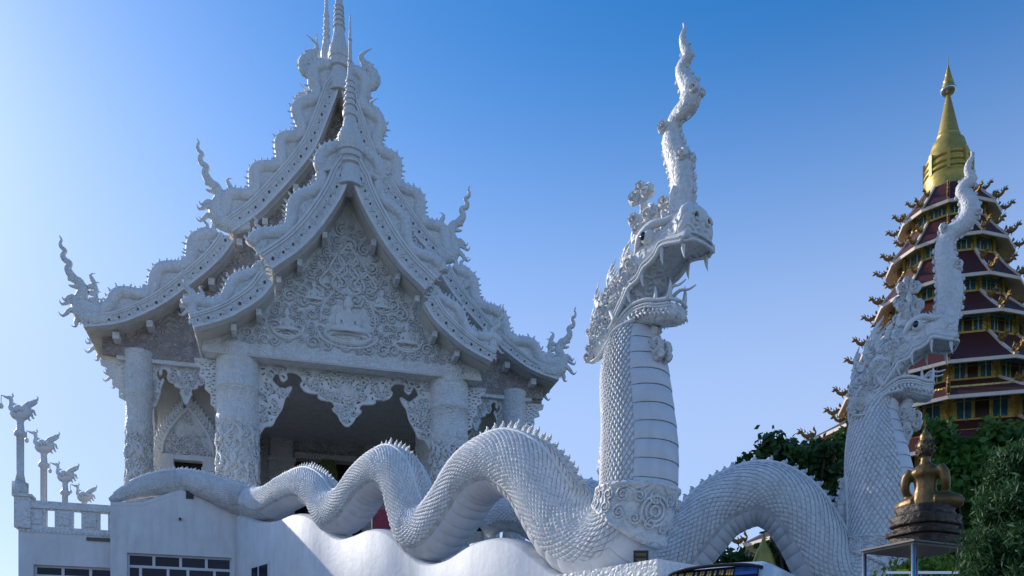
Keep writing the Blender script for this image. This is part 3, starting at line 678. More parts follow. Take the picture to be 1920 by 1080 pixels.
# ------------------------------------------------------------------ terrace, stair walls and stair
B0 = np.array(((440 - 960) / F * 32, 32.0)); LD = np.array((math.cos(math.radians(18.6)), math.sin(math.radians(18.6))))   # left wall runs this way
A0 = B0 - LD * 7.68
WD = np.array((.643, -.766)); LN = np.array((LD[1], -LD[0]))    # stair wall direction, left wall outward normal
def on_line(P, D, x):
    k = (x - 960) / F; t = (k * P[1] - P[0]) / (D[0] - k * D[1]); return P + D * t
def zat(y, Y): return ZC + (HZ - y) / F * Y

terr = thing('terrace_building', 'white two storey terrace building with dark windows under the temple', 'building', (B0[0], B0[1], 0), math.atan2(LD[1], LD[0]))
# local frame: x along the wall (B0 at 0, wall towards -x), y into depth
def tl(x, y): p = on_line(B0, LD, x); d = float((p - B0) @ LD); return d, zat(y, p[1])
xA = tl(27, 930)[0]; xS = tl(207, 935)[0]
SB = .55
def wall_with_holes(mb, x0, x1, y0, y1, z0, z1, holes):
    xs = sorted(set([x0, x1] + [h[0] for h in holes] + [h[1] for h in holes])); zs = sorted(set([z0, z1] + [h[2] for h in holes] + [h[3] for h in holes]))
    for i in range(len(xs) - 1):
        for j in range(len(zs) - 1):
            cx, cz = (xs[i] + xs[i + 1]) / 2, (zs[j] + zs[j + 1]) / 2
            if any(h[0] < cx < h[1] and h[2] < cz < h[3] for h in holes): continue
            mb.box(xs[i], xs[i + 1], y0, y1, zs[j], zs[j + 1])
def window(x0, x1, ztop, zbot, y, cols_top, cols_bot, ztr):
    o = None
    mb = MB(); e = .07
    mb.box(x0 - .0, x1, y, y + .12, ztop - e, ztop); mb.box(x0, x1, y, y + .12, zbot, zbot + e)
    mb.box(x0, x0 + e, y + .002, y + .118, zbot, ztop); mb.box(x1 - e, x1, y + .002, y + .118, zbot, ztop); mb.box(x0, x1, y - .01, y + .11, ztr - .05, ztr + .05)
    for c in cols_top: mb.box(c - .05, c + .05, y + .004, y + .114, ztr, ztop)
    for c in cols_bot: mb.box(c - .05, c + .05, y + .004, y + .114, zbot, ztr)
    o = part('window', mb, 'frame', terr)
    for lo, hi, cs in ((ztr, ztop, cols_top), (zbot, ztr, cols_bot)):
        ed = [x0] + list(cs) + [x1]
        for a, b in zip(ed[:-1], ed[1:]):
            mb = MB(); tlt = random.uniform(-.006, .006); mb.hexa([(a, y + .05, lo), (b, y + .05 + tlt, lo), (b, y + .07 + tlt, lo), (a, y + .07, lo)], [(a, y + .05, hi), (b, y + .05 + tlt, hi), (b, y + .07 + tlt, hi), (a, y + .07, hi)])
            part('pane', mb, 'glass', o)
# right section (under the serpent tail), x from xS to 0
w1x0, w1z = tl(238, 1036); w1x1, _ = tl(440 - 1, 1046); w1x1 = min(w1x1, -.08)
ztr1 = tl(240, 1060)[1]
topz = lambda d: np.interp(d, [xS, xS * .75, xS * .45, xS * .2, 0], [tl(207, 945)[1], tl(260, 945)[1], tl(350, 922)[1], tl(410, 945)[1], tl(440, 962)[1]])
wa, wb_ = w1x0, -0.12
mb = MB(); zb = 1.0
wall_with_holes(mb, xS, 0, 0, .5, zb, w1z + .5, [(wa, wb_, 3.4, w1z)])
ds = np.linspace(xS, 0, 24)
mb.prism([(d, topz(d)) for d in ds] + [(0, w1z + .5), (xS, w1z + .5)], [], lambda a, b, d: (a, d, b), 0, .5)
part('stair_side_wall', mb, 'wall', terr)
mb = MB(); q = np.stack([ds, np.full(24, .28), topz(ds) - .02], 1); mb.sweep(q, .16, .30, (0, 1, 0), k=10); part('wall_coping', mb, 'wall', terr, True)
cw = wb_ - wa
window(wa, wb_, w1z, 3.4, .2, [wa + cw * t for t in (.245, .5, .75)], [wa + cw * t for t in (.12, .38, .57, .83)], ztr1)
mb = MB(); d0, z0 = tl(356, 928); mb.box(d0 - .14, d0 + .14, -.03, .06, z0 - .16, z0 + .16); part('drain_hole', mb, 'black', terr)
mb = MB(); d0, z0 = tl(338, 974); mb.lathe([(.05, 0), (.05, .16)], (0, 0, 0), 8); mb.v = [(d0 + a, -c, z0 + b) for a, b, c in mb.v]; part('water_spout', mb, 'black', terr)
# left section, set back
zr0 = zat(985, A0[1]); zr = zat(930, A0[1])
l0 = tl(56, 1054); ztr0 = tl(60, 1074)[1]
mb = MB(); wall_with_holes(mb, xA, xS, SB, SB + .4, zb, zr0, [(l0[0], xS - .02, 3.4, l0[1])]); part('front_wall', mb, 'wall', terr)
cw = xS + 1.0 - l0[0]
window(l0[0], xS - .02, l0[1], 3.4, SB + .2, [l0[0] + t * .95 for t in (1, 2, 3)], [l0[0] + .35 + t * .95 for t in (0, 1, 2)], ztr0)
# parapet: top rail, bottom rail, piers between slots
mb = MB(); mb.box(xA - .05, xS, SB - .06, SB + .36, zr - .28, zr); part('parapet_rail', mb, 'carved', terr)
mb = MB(); mb.box(xA, xS, SB, SB + .3, zr0, zr0 + .12); part('parapet_base', mb, 'carved', terr)
sl = [(tl(80, 960)[0], tl(96, 960)[0]), (tl(131, 960)[0], tl(147, 960)[0]), (tl(182, 960)[0], tl(198, 960)[0])]
ed = [xA] + [q for s_ in sl for q in s_] + [xS]
for a, b in zip(ed[0::2], ed[1::2]):
    mb = MB(); mb.box(a, b, SB + .02, SB + .28, zr0 + .12, zr - .28); 
    if b - a > .4: mb.box(a + .12, b - .12, SB - .03, SB + .019, zr0 + .2, zr - .36)
    part('parapet_pier', mb, 'carved', terr)
mb = MB()
for i in range(int((xS - xA) / .14)): mb.box(xA + .03 + i * .14, xA + .10 + i * .14, SB - .05, SB - .001, zr0 - .12, zr0 - .02)
part('dentil_band', mb, 'carved', terr, kind='stuff')
mb = MB(); mb.box(xA - .12, xA + .42, SB - .12, SB + .45, zr0 + .02, zr + .10); mb.box(xA - .18, xA + .48, SB - .18, SB + .51, zr + .10, zr + .2); part('corner_pier', mb, 'carved', terr)
mb = MB(); mb.box(xS - .9, xS - .02, SB - .08, SB - .005, zr0 - .32, zr0 - .2); part('cable_duct', mb, 'groove', terr)
# side wall and slab
mb = MB(); mb.box(xA, xA + .35, SB + .4, 30, zb, zr0); part('return_wall', mb, 'wall', terr)
mb = MB(); mb.box(xA + .02, xA + .33, SB + .4, 30, zr0, zr - .5); part('side_parapet', mb, 'carved', terr)
mb = MB(); mb.prism([(xA + .35, SB + .4), (-.2, .55), (6.5, 1.2), (20, 9.0), (20, 46), (xA + .35, 46)], [], lambda a, b, d: (a, b, d), FLOOR - .9, FLOOR - .6 + .0)
part('terrace_slab', mb, 'terrace', terr)

# stair wall (near) under the front serpent
WL = [(440, 962), (455, 965), (480, 975), (515, 973), (550, 960), (580, 966), (605, 990), (632, 1006), (660, 1000), (692, 988), (725, 996), (760, 1030), (792, 1052), (830, 1046), (880, 1016), (925, 1004), (965, 1014), (1000, 1042), (1038, 1070), (1060, 1076)]
def stair_wall(P, D, prof, thick, name, label, zb=1.0):
    N = np.array((-D[1], D[0]));  N = N if N[1] > 0 else -N
    rows = []
    for x, y in spline(prof, 90):
        p = on_line(P, D, x); rows.append((p, zat(y, p[1])))
    o = thing(name, label, 'wall', (rows[0][0][0], rows[0][0][1], 0)); b = rows[0][0]
    mb = MB(); n = 8; secs = []
    for p, z in rows:
        sec = [(p[0] - b[0], p[1] - b[1], zb), (p[0] - b[0], p[1] - b[1], z - .14)]
        for t in np.linspace(0, math.pi, n)[1:-1]:
            q = p + N * (thick / 2 - thick / 2 * math.cos(t)); sec.append((q[0] - b[0], q[1] - b[1], z - .14 + .14 * math.sin(t)))
        q = p + N * thick; sec += [(q[0] - b[0], q[1] - b[1], z - .14), (q[0] - b[0], q[1] - b[1], zb)]
        secs.append(sec)
    mb.loft(secs); part('wave_wall', mb, 'wall', o, True)
    return o
sw = stair_wall(B0, WD, WL, 1.1, 'stair_wall', 'white wavy stair wall carrying the front serpent, in sun and shadow')
# small dark window low in that wall
p = on_line(B0, WD, 472); q = on_line(B0, WD, 506); bb = on_line(B0, WD, 440)
nv = np.array((WD[1], -WD[0])); nv = nv if nv[1] < 0 else -nv
def seg(p, q, o0, o1, z0, z1):
    m = MB(); a, b = p - bb, q - bb
    P4 = [a + nv * o1, b + nv * o1, b + nv * o0, a + nv * o0]
    m.hexa([(r[0], r[1], z0) for r in P4], [(r[0], r[1], z1) for r in P4]); return m
zt = zat(1062, p[1])
o = part('window', seg(p, q, -.02, .05, 3.2, zt), 'frame', sw); part('pane', seg(p + WD * .12, q - WD * .10, .03, .06, 3.2, zt - .1), 'glass', o)
part('glazing_bar', seg(p + WD * .75, p + WD * .83, .061, .075, 3.2, zt - .1), 'frame', o)

# ------------------------------------------------------------------ giant naga serpents
def tube_scales(mb, P, R, T, B, N, s0, s1, step, amin, amax, h):
    """overlapping rhombic scales over the back and flanks, s in metres along the body"""
    s = np.concatenate([[0], np.cumsum(np.linalg.norm(np.diff(P, axis=0), axis=1))])
    def at(ss):
        f = lambda A: np.stack([np.interp(ss, s, A[:, j]) for j in range(A.shape[1])], -1)
        return f(P), np.interp(ss, s, R), f(B), f(N), f(T)
    x = s0; row = 0
    while x < min(s1, s[-1]):
        r = np.interp(x, s, R); st = step * np.clip(r / .8, .85, 1.15)
        nk = max(8, int((amax - amin) * r / (st * 1.05)))
        for k in range(nk):
            a = amin + (amax - amin) * (k + .5 * (row % 2) + .25) / nk
            if a > amax: continue
            jt = random.uniform(-.12, .12); a += jt * .12 / max(r, .3) * .5
            da = (amax - amin) / nk * .455; out = []
            for (dx, dda, hh) in ((st * (.80 + jt), 0, .004), (st * .1, da, .008), (st * .1, -da, .008), (-st * .72, 0, h * (1 + jt * 3)), (st * .05, 0, h * .85)):
                p, r2, b, n_, t = at(x + dx); aa = a + dda
                d = math.cos(aa) * n_ + math.sin(aa) * b; out.append(p + d * (r2 + hh))
            mb.add(out, [(0, 1, 4), (1, 3, 4), (3, 2, 4), (2, 0, 4)])
        x += st * .92; row += 1

spike_mb = MB(); flame(spike_mb, (0, 0, -.05), (0, 0, 1), (1, 0, 0), (0, 1, 0), .60, .27, .22, .42, 8, .14); flame(spike_mb, (-.1, 0, -.05), (-.25, 0, .97), (-1, 0, 0), (0, 1, 0), .3, .09, .3, .6, 6)
spike_me = mesh('crest_spike', spike_mb, 'carved', True)
tooth_mb = MB(); tq = spline([(0, 0, -.05, .15), (.03, 0, .3, .13), (.02, 0, .65, .08), (-.04, 0, 1.0, .01)], 9); tooth_mb.sweep(tq[:, :3], tq[:, 3], tq[:, 3] * .85, (0, 1, 0), k=8); tooth_me = mesh('tooth', tooth_mb, 'stucco', True)

# head in local metres: a forward, y to its left, b up. Laid out on the profile of the far serpent
def build_head(parent, Mh, crest_rows):
    m3 = np.array(Mh.to_3x3()); o3 = np.array(Mh.translation)
    X = lambda x: (x - 250) * .0053
    Z = lambda y: (700 - y) * .0050
    def tf(mb): mb.v = [tuple(m3 @ np.array(q) + o3) for q in mb.v]; return mb
    def sec(x, yt, yb, hw, k=16, sq=2.6, shear=0):
        t = np.arange(k) / k * 2 * math.pi; zt, zb = Z(yt), Z(yb); c = (zt + zb) / 2; h = (zt - zb) / 2
        f = lambda v: np.sign(v) * abs(v) ** (2 / sq)
        return [(X(x) + shear * f(math.sin(q)), hw * f(math.cos(q)), c + h * f(math.sin(q))) for q in t]
    mb = MB(); mb.loft([sec(x, a, b, w, shear=sh) for x, a, b, w, sh in ((70, 620, 800, .42, -.1), (110, 520, 730, .56, -.12), (165, 430, 670, .62, -.15), (230, 350, 600, .63, -.12), (300, 292, 525, .62, -.1), (380, 250, 462, .60, -.05), (450, 232, 425, .58, 0), (520, 222, 392, .57, .05), (580, 196, 388, .58, .06), (630, 172, 396, .58, .06), (665, 182, 392, .56, .03), (684, 215, 378, .48, 0))])
    head = part('head', tf(mb), 'carved', parent, True)
    P = lambda mb, n, m, sm=True, kind=None: part(n, tf(mb), m, head, sm, kind)
    # palate: the closed roof of the mouth between the lips
    lp = [(170, 672), (230, 612), (268, 560), (300, 514), (370, 486), (400, 444), (440, 432), (480, 408), (510, 374), (560, 376), (610, 390), (680, 396)]
    mb = MB(); mb.loft([[(X(a_), t_ * .60, Z(b_) + dz_ + .07 * (1 - t_ * t_)) for t_, dz_ in ((-1, 0), (-.6, 0), (0, 0), (.6, 0), (1, 0), (1, .2), (0, .24), (-1, .2))] for a_, b_ in spline(lp, 26)]); P(mb, 'palate', 'belly')
    for i in range(9):
        x = 250 + i * 44; yb = np.interp(x, [q_[0] for q_ in lp], [q_[1] for q_ in lp])
        mb = MB(); q = np.array([(X(x) + .03 * math.cos(t), .50 * t2, Z(yb) + .06 * (1 - t2 * t2) - .005) for t, t2 in zip(np.linspace(0, 3, 7), np.linspace(-1, 1, 7))]); mb.sweep(q, .03, .05, (1, 0, 0), k=6); P(mb, 'palate_ridge', 'belly')
    # upper lips: wavy rolls along both edges and round the front
    lip = [(150, 690), (195, 655), (230, 612), (268, 560), (300, 512), (335, 500), (370, 486), (400, 444), (440, 432), (480, 408), (510, 372), (560, 376), (610, 392), (650, 400)]
    for s in (-1, 1):
        q = spline([(X(a), s * np.interp(a, [150, 230, 600, 650], [.60, .63, .58, .56]), Z(b)) for a, b in lip], 44); mb = MB(); mb.sweep(q, .055, .075, (0, 1, 0), k=8); P(mb, 'upper_lip', 'stucco')
        q2 = q.copy(); q2[:, 2] += .13; q2[:, 1] += s * .01; q2[:, 0] -= .05; mb = MB(); mb.sweep(q2, .03, .045, (0, 1, 0), k=6); P(mb, 'lip_fold', 'stucco')
    q = spline([(X(650), -.56, Z(400)), (X(688), -.40, Z(398)), (X(694), 0, Z(396)), (X(688), .40, Z(398)), (X(650), .56, Z(400))], 20); mb = MB(); mb.sweep(q, .05, .05, (0, 0, 1), k=8); P(mb, 'upper_lip', 'stucco')
    q = q.copy(); q[:, 2] += .18; mb = MB(); mb.sweep(q, .03, .03, (0, 0, 1), k=6); P(mb, 'lip_fold', 'stucco')
    # nose with nostrils
    mb = MB(); mb.ball((X(640), 0, Z(235)), (.26, .60, .34), 18, 12); P(mb, 'nose', 'stucco')
    for s in (-1, 1):
        mb = MB(); c = np.array((X(683), s * .25, Z(262))); t = np.linspace(0, 5.6, 22); mb.sweep(np.stack([np.full(22, c[0] + .02), c[1] + s * (.15 - .014 * t) * np.cos(t), c[2] + (.15 - .014 * t) * np.sin(t)], 1), .045, .05, (1, 0, 0), k=6); P(mb, 'nostril', 'stucco')
        mb = MB(); mb.ball((X(684), s * .25, Z(262)), (.05, .07, .07), 10, 7); P(mb, 'nostril_hole', 'groove')
    # brow rolls and eyes
    for s in (-1, 1):
        q = spline([(X(330), s * .52, Z(330)), (X(380), s * .60, Z(262)), (X(450), s * .60, Z(228)), (X(530), s * .52, Z(236)), (X(590), s * .42, Z(222))], 22); mb = MB(); mb.sweep(q, np.interp(np.linspace(0, 1, 22), [0, .25, .6, 1], [.05, .13, .11, .07]), np.interp(np.linspace(0, 1, 22), [0, .25, .6, 1], [.05, .14, .12, .07]), (0, 1, 0), k=10); P(mb, 'brow', 'stucco')
        mb = MB(); mb.ball((X(425), s * .58, Z(278)), (.22, .16, .20), 16, 12); P(mb, 'eye_bulge', 'stucco')
        mb = MB(); mb.ball((X(412), s * .70, Z(276)), (.105, .075, .115), 14, 10); P(mb, 'eye', 'eye')
        mb = MB()
        for i in range(6): flame(mb, (X(470 + i * 22), s * .45, Z(225 - i * 3)), (-.2, s * .2, .96), (1, 0, 0), (0, 1, 0), .2, .045, .3, .6, 6)
        P(mb, 'brow_flames', 'carved', True, 'stuff')
    # lower jaw, lips, chin
    mb = MB(); mb.loft([sec(x, a, b, w) for x, a, b, w in ((140, 668, 800, .56), (200, 646, 752, .56), (260, 622, 716, .54), (330, 612, 706, .52), (400, 618, 722, .50), (460, 630, 742, .48), (510, 640, 748, .44), (536, 655, 735, .34))]); jaw = P(mb, 'lower_jaw', 'carved')
    jl = [(120, 745), (170, 690), (215, 660), (260, 628), (310, 606), (360, 604), (410, 612), (460, 630), (505, 640), (528, 642)]
    for s in (-1, 1):
        for dz, r in ((0, .055), (-.12, .04), (-.20, .035)):
            q = spline([(X(a) - dz * .1, s * np.interp(a, [120, 400, 528], [.60, .53, .38]), Z(b) + dz) for a, b in jl], 34); mb = MB(); mb.sweep(q, r, r * 1.3, (0, 1, 0), k=7); P(mb, 'lower_lip', 'stucco')
        mb = MB()
        for i in range(16):
            x = 150 + i * 25; b = np.interp(x, [a for a, _ in jl], [c for _, c in jl]); flame(mb, (X(x), s * (np.interp(x, [120, 400, 528], [.60, .53, .38]) + .02), Z(b) - .24), (.1, 0, -1), (-1, 0, 0), (0, 1, 0), .22, .07, .3, .6, 6)
        P(mb, 'lip_fringe', 'carved', True, 'stuff')
    q = spline([(X(528), -.38, Z(642)), (X(545), 0, Z(640)), (X(528), .38, Z(642))], 12); mb = MB(); mb.sweep(q, .05, .05, (0, 0, 1), k=7); P(mb, 'lower_lip', 'stucco')
    # teeth and tusks
    def tooth(x, s, yw, y, d, L, wk=1.0):
        dv = np.array(d, float); dv /= np.linalg.norm(dv); sd = np.cross((0, 1, 0), dv); sd /= np.linalg.norm(sd)
        b = basis(m3 @ sd * L * wk, m3 @ np.array((0, 1, 0)) * L * wk, m3 @ dv * L, m3 @ np.array((X(x), s * yw, Z(y))) + o3)
        link('tooth', tooth_me, head, b)
    for s in (-1, 1):
        tooth(515, s, .56, 375, (.02, 0, -1), .50); tooth(640, s, .50, 398, (.08, 0, -1), .46); tooth(385, s, .60, 465, (.15, 0, -1), .40); tooth(290, s, .62, 525, (.3, 0, -1), .42)
        tooth(455, s, .46, 628, (0, 0, 1), .42); tooth(522, s, .32, 640, (.12, 0, 1), .55); tooth(205, s, .64, 655, (-.6, 0, .9), .55, 1.2); tooth(345, s, .52, 606, (0, 0, 1), .2)
    # forked tongue
    for s in (-1, 1):
        q = spline([(X(300), 0, Z(600)), (X(420), s * .03, Z(610)), (X(480), s * .08, Z(590)), (X(520), s * .16, Z(562)), (X(570), s * .2, Z(575)), (X(615), s * .22, Z(566))], 18); mb = MB(); mb.sweep(q, np.linspace(.10, .02, 18), np.linspace(.12, .02, 18), (0, 1, 0), k=7); P(mb, 'tongue', 'stucco')
    # cheek collar
    for s in (-1, 1):
        pts = [(60, 640), (-10, 740), (0, 815), (60, 838), (110, 820), (160, 770), (200, 722), (270, 700), (330, 695)]
        q = spline([(X(a), s * np.interp(a, [-10, 60, 200, 330], [.52, .66, .66, .56]), Z(b)) for a, b in pts], 36); mb = MB(); mb.sweep(q, .05, .09, (0, 1, 0), k=8); P(mb, 'cheek_collar', 'stucco')
        secs = []
        for a in np.linspace(0, 1, 9):
            secs.append([])
            for b in np.linspace(0, 1, 9):
                th = math.pi * 2 * b; r = a
                secs[-1].append((X(85 + 95 * r * math.cos(th) + 35 * r * math.sin(th)), s * (.46 + .22 * (1 - r * r) ** .5), Z(725 - 105 * r * math.sin(th))))
        mb = MB(); mb.loft(secs, cap=False, closed=False); P(mb, 'cheek', 'carved')
        mb = MB()
        for _ in range(60):
            a = random.uniform(0, 330); b = np.interp(a, [0, 100, 200, 330], [760, 640, 540, 420]) + random.uniform(-110, 80); t = random.uniform(0, 6.28)
            curl(mb, (X(a), s * (.63 if a > 120 else .66), Z(b)), (math.cos(t), 0, math.sin(t)), (s * -math.sin(t), 0, s * math.cos(t)), random.uniform(.22, .42), random.choice((-1, 1)), 11, 1.4, .15, .7)
        P(mb, 'scroll_relief', 'carved', True, 'stuff')
    # mane: tall flame plates rising from the back of the head
    for (x, y, yw, h, w, lean) in ((215, 330, .0, 1.05, .26, .35), (150, 400, .30, .75, .2, .55), (150, 400, -.30, .75, .2, .55), (95, 500, .42, .85, .2, .75), (95, 500, -.42, .85, .2, .75), (60, 590, .45, .65, .17, .85), (60, 590, -.45, .65, .17, .85), (40, 690, .2, .5, .15, .9), (40, 690, -.2, .5, .15, .9), (260, 310, .42, .62, .17, .1), (260, 310, -.42, .62, .17, .1), (200, 400, .55, .6, .16, .4), (200, 400, -.55, .6, .16, .4), (290, 330, .55, .45, .14, .2), (290, 330, -.55, .45, .14, .2)):
        mb = MB(); d = np.array((-lean, 0, 1.0)); d /= np.linalg.norm(d)
        base = np.array((X(x), yw, Z(y + 20)))
        flame(mb, base, d, (d[2], 0, -d[0]), (0, 1, 0), h, w * .8, -.3, .45, 12, .22)
        for kk in (.15, .35, .55):
            for sg2 in (-1, 1):
                dd = d * .7 + np.array((d[2], 0, -d[0])) * sg2 * .7
                flame(mb, base + d * h * kk, dd, np.array((d[2], 0, -d[0])) * -sg2, (0, 1, 0), h * .36 * (1 - kk * .5), w * .36, .4, .6, 7)
        P(mb, 'mane_flame', 'carved')
    # curled ear ornament on a stem
    for s in (-1, 1):
        mb = MB(); q = spline([(X(330), s * .42, Z(260)), (X(345), s * .45, Z(190)), (X(375), s * .46, Z(110)), (X(370), s * .46, Z(30))], 16); mb.sweep(q, [.2, .24, .27, .28, .27, .24, .2, .15, .11, .09, .085, .085, .09, .1, .1, .06], .12, (0, 1, 0), k=9)
        for cx, cy, sz, hd in ((335, 10, .42, 1), (405, 15, .42, -1), (330, 130, .4, 1), (420, 140, .46, -1), (400, 200, .4, -1), (350, 190, .35, 1), (370, -30, .35, 1)):
            curl(mb, (X(cx), s * .50, Z(cy)), (1, 0, 0), (0, 0, 1), sz, hd, 16, 1.5, .2, .9)
        P(mb, 'ear_ornament', 'carved')
    # tall crest
    q = spline(crest_rows, 70)
    mb = MB(); mb.sweep(q[:, :3], q[:, 3], q[:, 3] * .78, (0, 1, 0), k=10); crest = P(mb, 'crest', 'mosaic')
    mb = MB(); T, B, N = frames(q[:, :3], (0, 1, 0))
    for i in range(3, 62, 3):
        for sg2 in (-1, 1):
            c = q[i, :3] + N[i] * q[i, 3] * .9 * sg2
            flame(mb, c, T[i] * .85 + N[i] * sg2 * .4, N[i] * sg2, (0, 1, 0), .30 * (1 - i / 85), .075, .3, .6, 6)
    for i, sz in ((20, .40), (33, .36), (43, .28)):
        for s_ in (-1, 1): curl(mb, q[i, :3] + N[i] * q[i, 3] * .8 * (1 if i != 33 else -1) + np.array((0, s_ * q[i, 3] * .5, 0)), (1, 0, 0), (0, 0, 1), sz, 1, 14, 1.4, .2, .9)
    P(mb, 'crest_flames', 'carved', True, 'stuff')
    # beard hanging under the jaw
    mb = MB(); q = spline([(X(395), 0, Z(725), .17), (X(350), 0, Z(790), .21), (X(340), 0, Z(850), .24), (X(375), 0, Z(880), .25), (X(380), 0, Z(930), .2), (X(350), 0, Z(970), .18), (X(365), 0, Z(1010), .13), (X(372), 0, Z(1035), .06)], 30)
    mb.sweep(q[:, :3], q[:, 3], q[:, 3] * .8, (0, 1, 0), k=10)
    for cx, cy, sz, hd in ((425, 850, .5, 1), (430, 900, .36, -1), (330, 900, .4, 1), (375, 960, .36, 1), (350, 1000, .3, -1), (340, 830, .4, -1), (390, 820, .36, 1)):
        for s in (-1, 1): curl(mb, (X(cx), s * .17, Z(cy)), (1, 0, 0), (0, 0, 1), sz, hd, 14, 1.5, .2, .9)
    P(mb, 'beard', 'carved')
    return head

def naga(name, label, pts, Fdir, head_px, head_sc, spike_rng, band, step=.13, tail_turn=None, crest=(), fk=1.0):
    """pts: rows of (x, y, radius px, depth) along the body centre line from tail to throat"""
    raw = np.array([(*px(x, y, Y), r * Y / F) for x, y, r, Y in pts]); n = 420; q = spline(raw, n)
    base = np.array((q[-1, 0], q[-1, 1], 0.0)); o = thing(name, label, 'statue', base)
    P = q[:, :3] - base; R = q[:, 3]
    Fv = np.array((*Fdir, 0.0)); nr = np.cross((0, 0, 1.0), Fv)
    nrm = np.tile(nr, (n, 1))
    if tail_turn is not None:       # the tail lies along another wall
        k = np.clip((np.arange(n) / n - tail_turn[0]) / .06, 0, 1)[:, None]; t0 = np.cross((0, 0, 1.0), np.array((*tail_turn[1], 0.0))); nrm = t0 * (1 - k) + nrm * k
    T, B, N = frames(P, nrm); N = -N if N[n // 2, 2] * 0 + (N[-1] @ Fv) > 0 else N      # N is the dorsal side: away from the facing at the neck
    B = np.cross(T, N)
    an = np.arange(20) / 20 * 2 * math.pi
    mb = MB(); mb.loft([[P[i] + R[i] * (math.cos(t) * N[i] + math.sin(t) * B[i]) for t in an] for i in range(0, n, 2)]); part('body', mb, 'scalegap', o, True)
    s = np.concatenate([[0], np.cumsum(np.linalg.norm(np.diff(P, axis=0), axis=1))]); L = s[-1]
    mb = MB(); tube_scales(mb, P, R, T, B, N, .3, L, step, -2.15, 2.15, .034); part('scales', mb, 'scale', o, False, 'stuff')
    # belly plates
    at = lambda A, x: np.stack([np.interp(x, s, A[:, j]) for j in range(A.shape[1])], -1)
    x = L * .24
    while x < L - .1:
        neck = x > L - 7.5; w = .36 if neck else .30; half = .98 if neck else .85
        mb = MB(); secs = []
        for dx, hh in ((0, .030), (.02, .036), (w * .95, .026), (w * .985, .008)):
            xx = min(x + dx, L); pp, nn, b2 = at(P, xx), at(N, xx), at(B, xx); r = np.interp(xx, s, R)
            secs.append([pp + (r + hh * (1 if abs(a) < half * .93 else .3)) * (-math.cos(a) * nn + math.sin(a) * b2) for a in np.linspace(-half, half, 11)])
        mb.loft(secs, cap=False, closed=False); part('belly_plate', mb, 'belly', o, True); x += w
    # crest spikes along the back
    x = spike_rng[0] * L
    while x < spike_rng[1] * L:
        pp, nn, tt, b2 = at(P, x), at(N, x), at(T, x), at(B, x); r = np.interp(x, s, R); k = spike_rng[2] * r * random.uniform(.85, 1.15)
        link('crest_spike', spike_me, o, basis(-tt * k, b2 * k, nn * k, pp + nn * r * .99)); x += k * spike_rng[3] * random.uniform(.93, 1.07)
    for s_ in (-1, 1):      # ridge cords beside the crest
        a0, a1 = spike_rng[0], spike_rng[1]; xs = np.linspace(a0 * L, a1 * L, 150)
        pp, nn, b2 = at(P, xs), at(N, xs), at(B, xs); r = np.interp(xs, s, R)[:, None]; an_ = .30
        mb = MB(); mb.sweep(pp + (r + .02) * (math.cos(an_) * nn + s_ * math.sin(an_) * b2), .045, .045, b2[75], k=6); part('ridge_cord', mb, 'stucco', o, True)
    # leaf shaped fin on the back of the neck above the band
    xf = s[np.argmin(np.abs(P[:, 2] - band[1]) + 50 * (np.arange(n) < n * band[2]))] + .15; mb = MB(); xs = np.linspace(xf, xf + 1.6, 16); pp, nn, b2 = at(P, xs), at(N, xs), at(B, xs); r = np.interp(xs, s, R)
    w_ = np.interp(np.linspace(0, 1, 16), [0, .2, .55, 1], [.12, .30, .22, .02]); mb.sweep(pp + nn * (r + w_ * .5)[:, None], w_ * .7, np.maximum(w_ * .35, .02), b2[8], k=8)
    for i in range(2, 15, 2): flame(mb, pp[i] + nn[i] * (r[i] + w_[i]), at(T, xs[i]) * .75 + nn[i] * .6, nn[i], b2[i], .22, .07, .3, .6, 6)
    part('back_fin', mb, 'carved', o, True)
    # ornate neck band
    x0, x1 = [s[np.argmin(np.abs(P[:, 2] - zz_) + 50 * (np.arange(n) < n * band[2]))] for zz_ in band[:2]]; mb = MB(); secs = []
    for t, hh in ((0, .01), (.03, .07), (.09, .07), (.12, .04), (.88, .04), (.91, .07), (.97, .07), (1, .01)):
        xx = x0 + (x1 - x0) * t; pp, nn, b2 = at(P, xx), at(N, xx), at(B, xx); r = np.interp(xx, s, R) + hh + .03; secs.append([pp + r * (math.cos(a) * nn + math.sin(a) * b2) for a in np.arange(40) * math.pi / 20])
    mb.loft(secs, cap=False); bo = part('neck_band', mb, 'carved', o, True)
    mb = MB()
    for k in range(16):
        a = k * math.pi / 8
        for t in (.32, .68):
            xx = x0 + (x1 - x0) * t; pp, nn, tt, b2 = at(P, xx), at(N, xx), at(T, xx), at(B, xx); r = np.interp(xx, s, R) + .10
            d = math.cos(a) * nn + math.sin(a) * b2; ax = np.cross(tt, d); curl(mb, pp + d * (r - .03), ax, tt, .28, 1 if k % 2 else -1, 16, 1.7, .10, .35)
    part('band_scrolls', mb, 'carved', bo, True, 'stuff')
    xx = (x0 + x1) / 2; pp, nn, tt, b2 = at(P, xx), at(N, xx), at(T, xx), at(B, xx); r = np.interp(xx, s, R)
    for a in (math.pi - .35,):
        d = math.cos(a) * nn + math.sin(a) * b2
        if d[1] > 0: d = math.cos(-a) * nn + math.sin(-a) * b2
        ax = np.cross(tt, d)
        for rr_, dd in ((.29, .095), (.20, .10), (.10, .105)):
            t = np.linspace(0, 2 * math.pi, 33); mb = MB(); mb.sweep(pp + d * (r + dd - .04) + rr_ * (np.cos(t)[:, None] * ax + np.sin(t)[:, None] * tt), .028, .02, d, k=6, cap=False); part('medallion_ring', mb, 'carved', bo, True)
    hp = px(*head_px) - base; k = head_sc
    hw_ = px(*head_px); rows = []
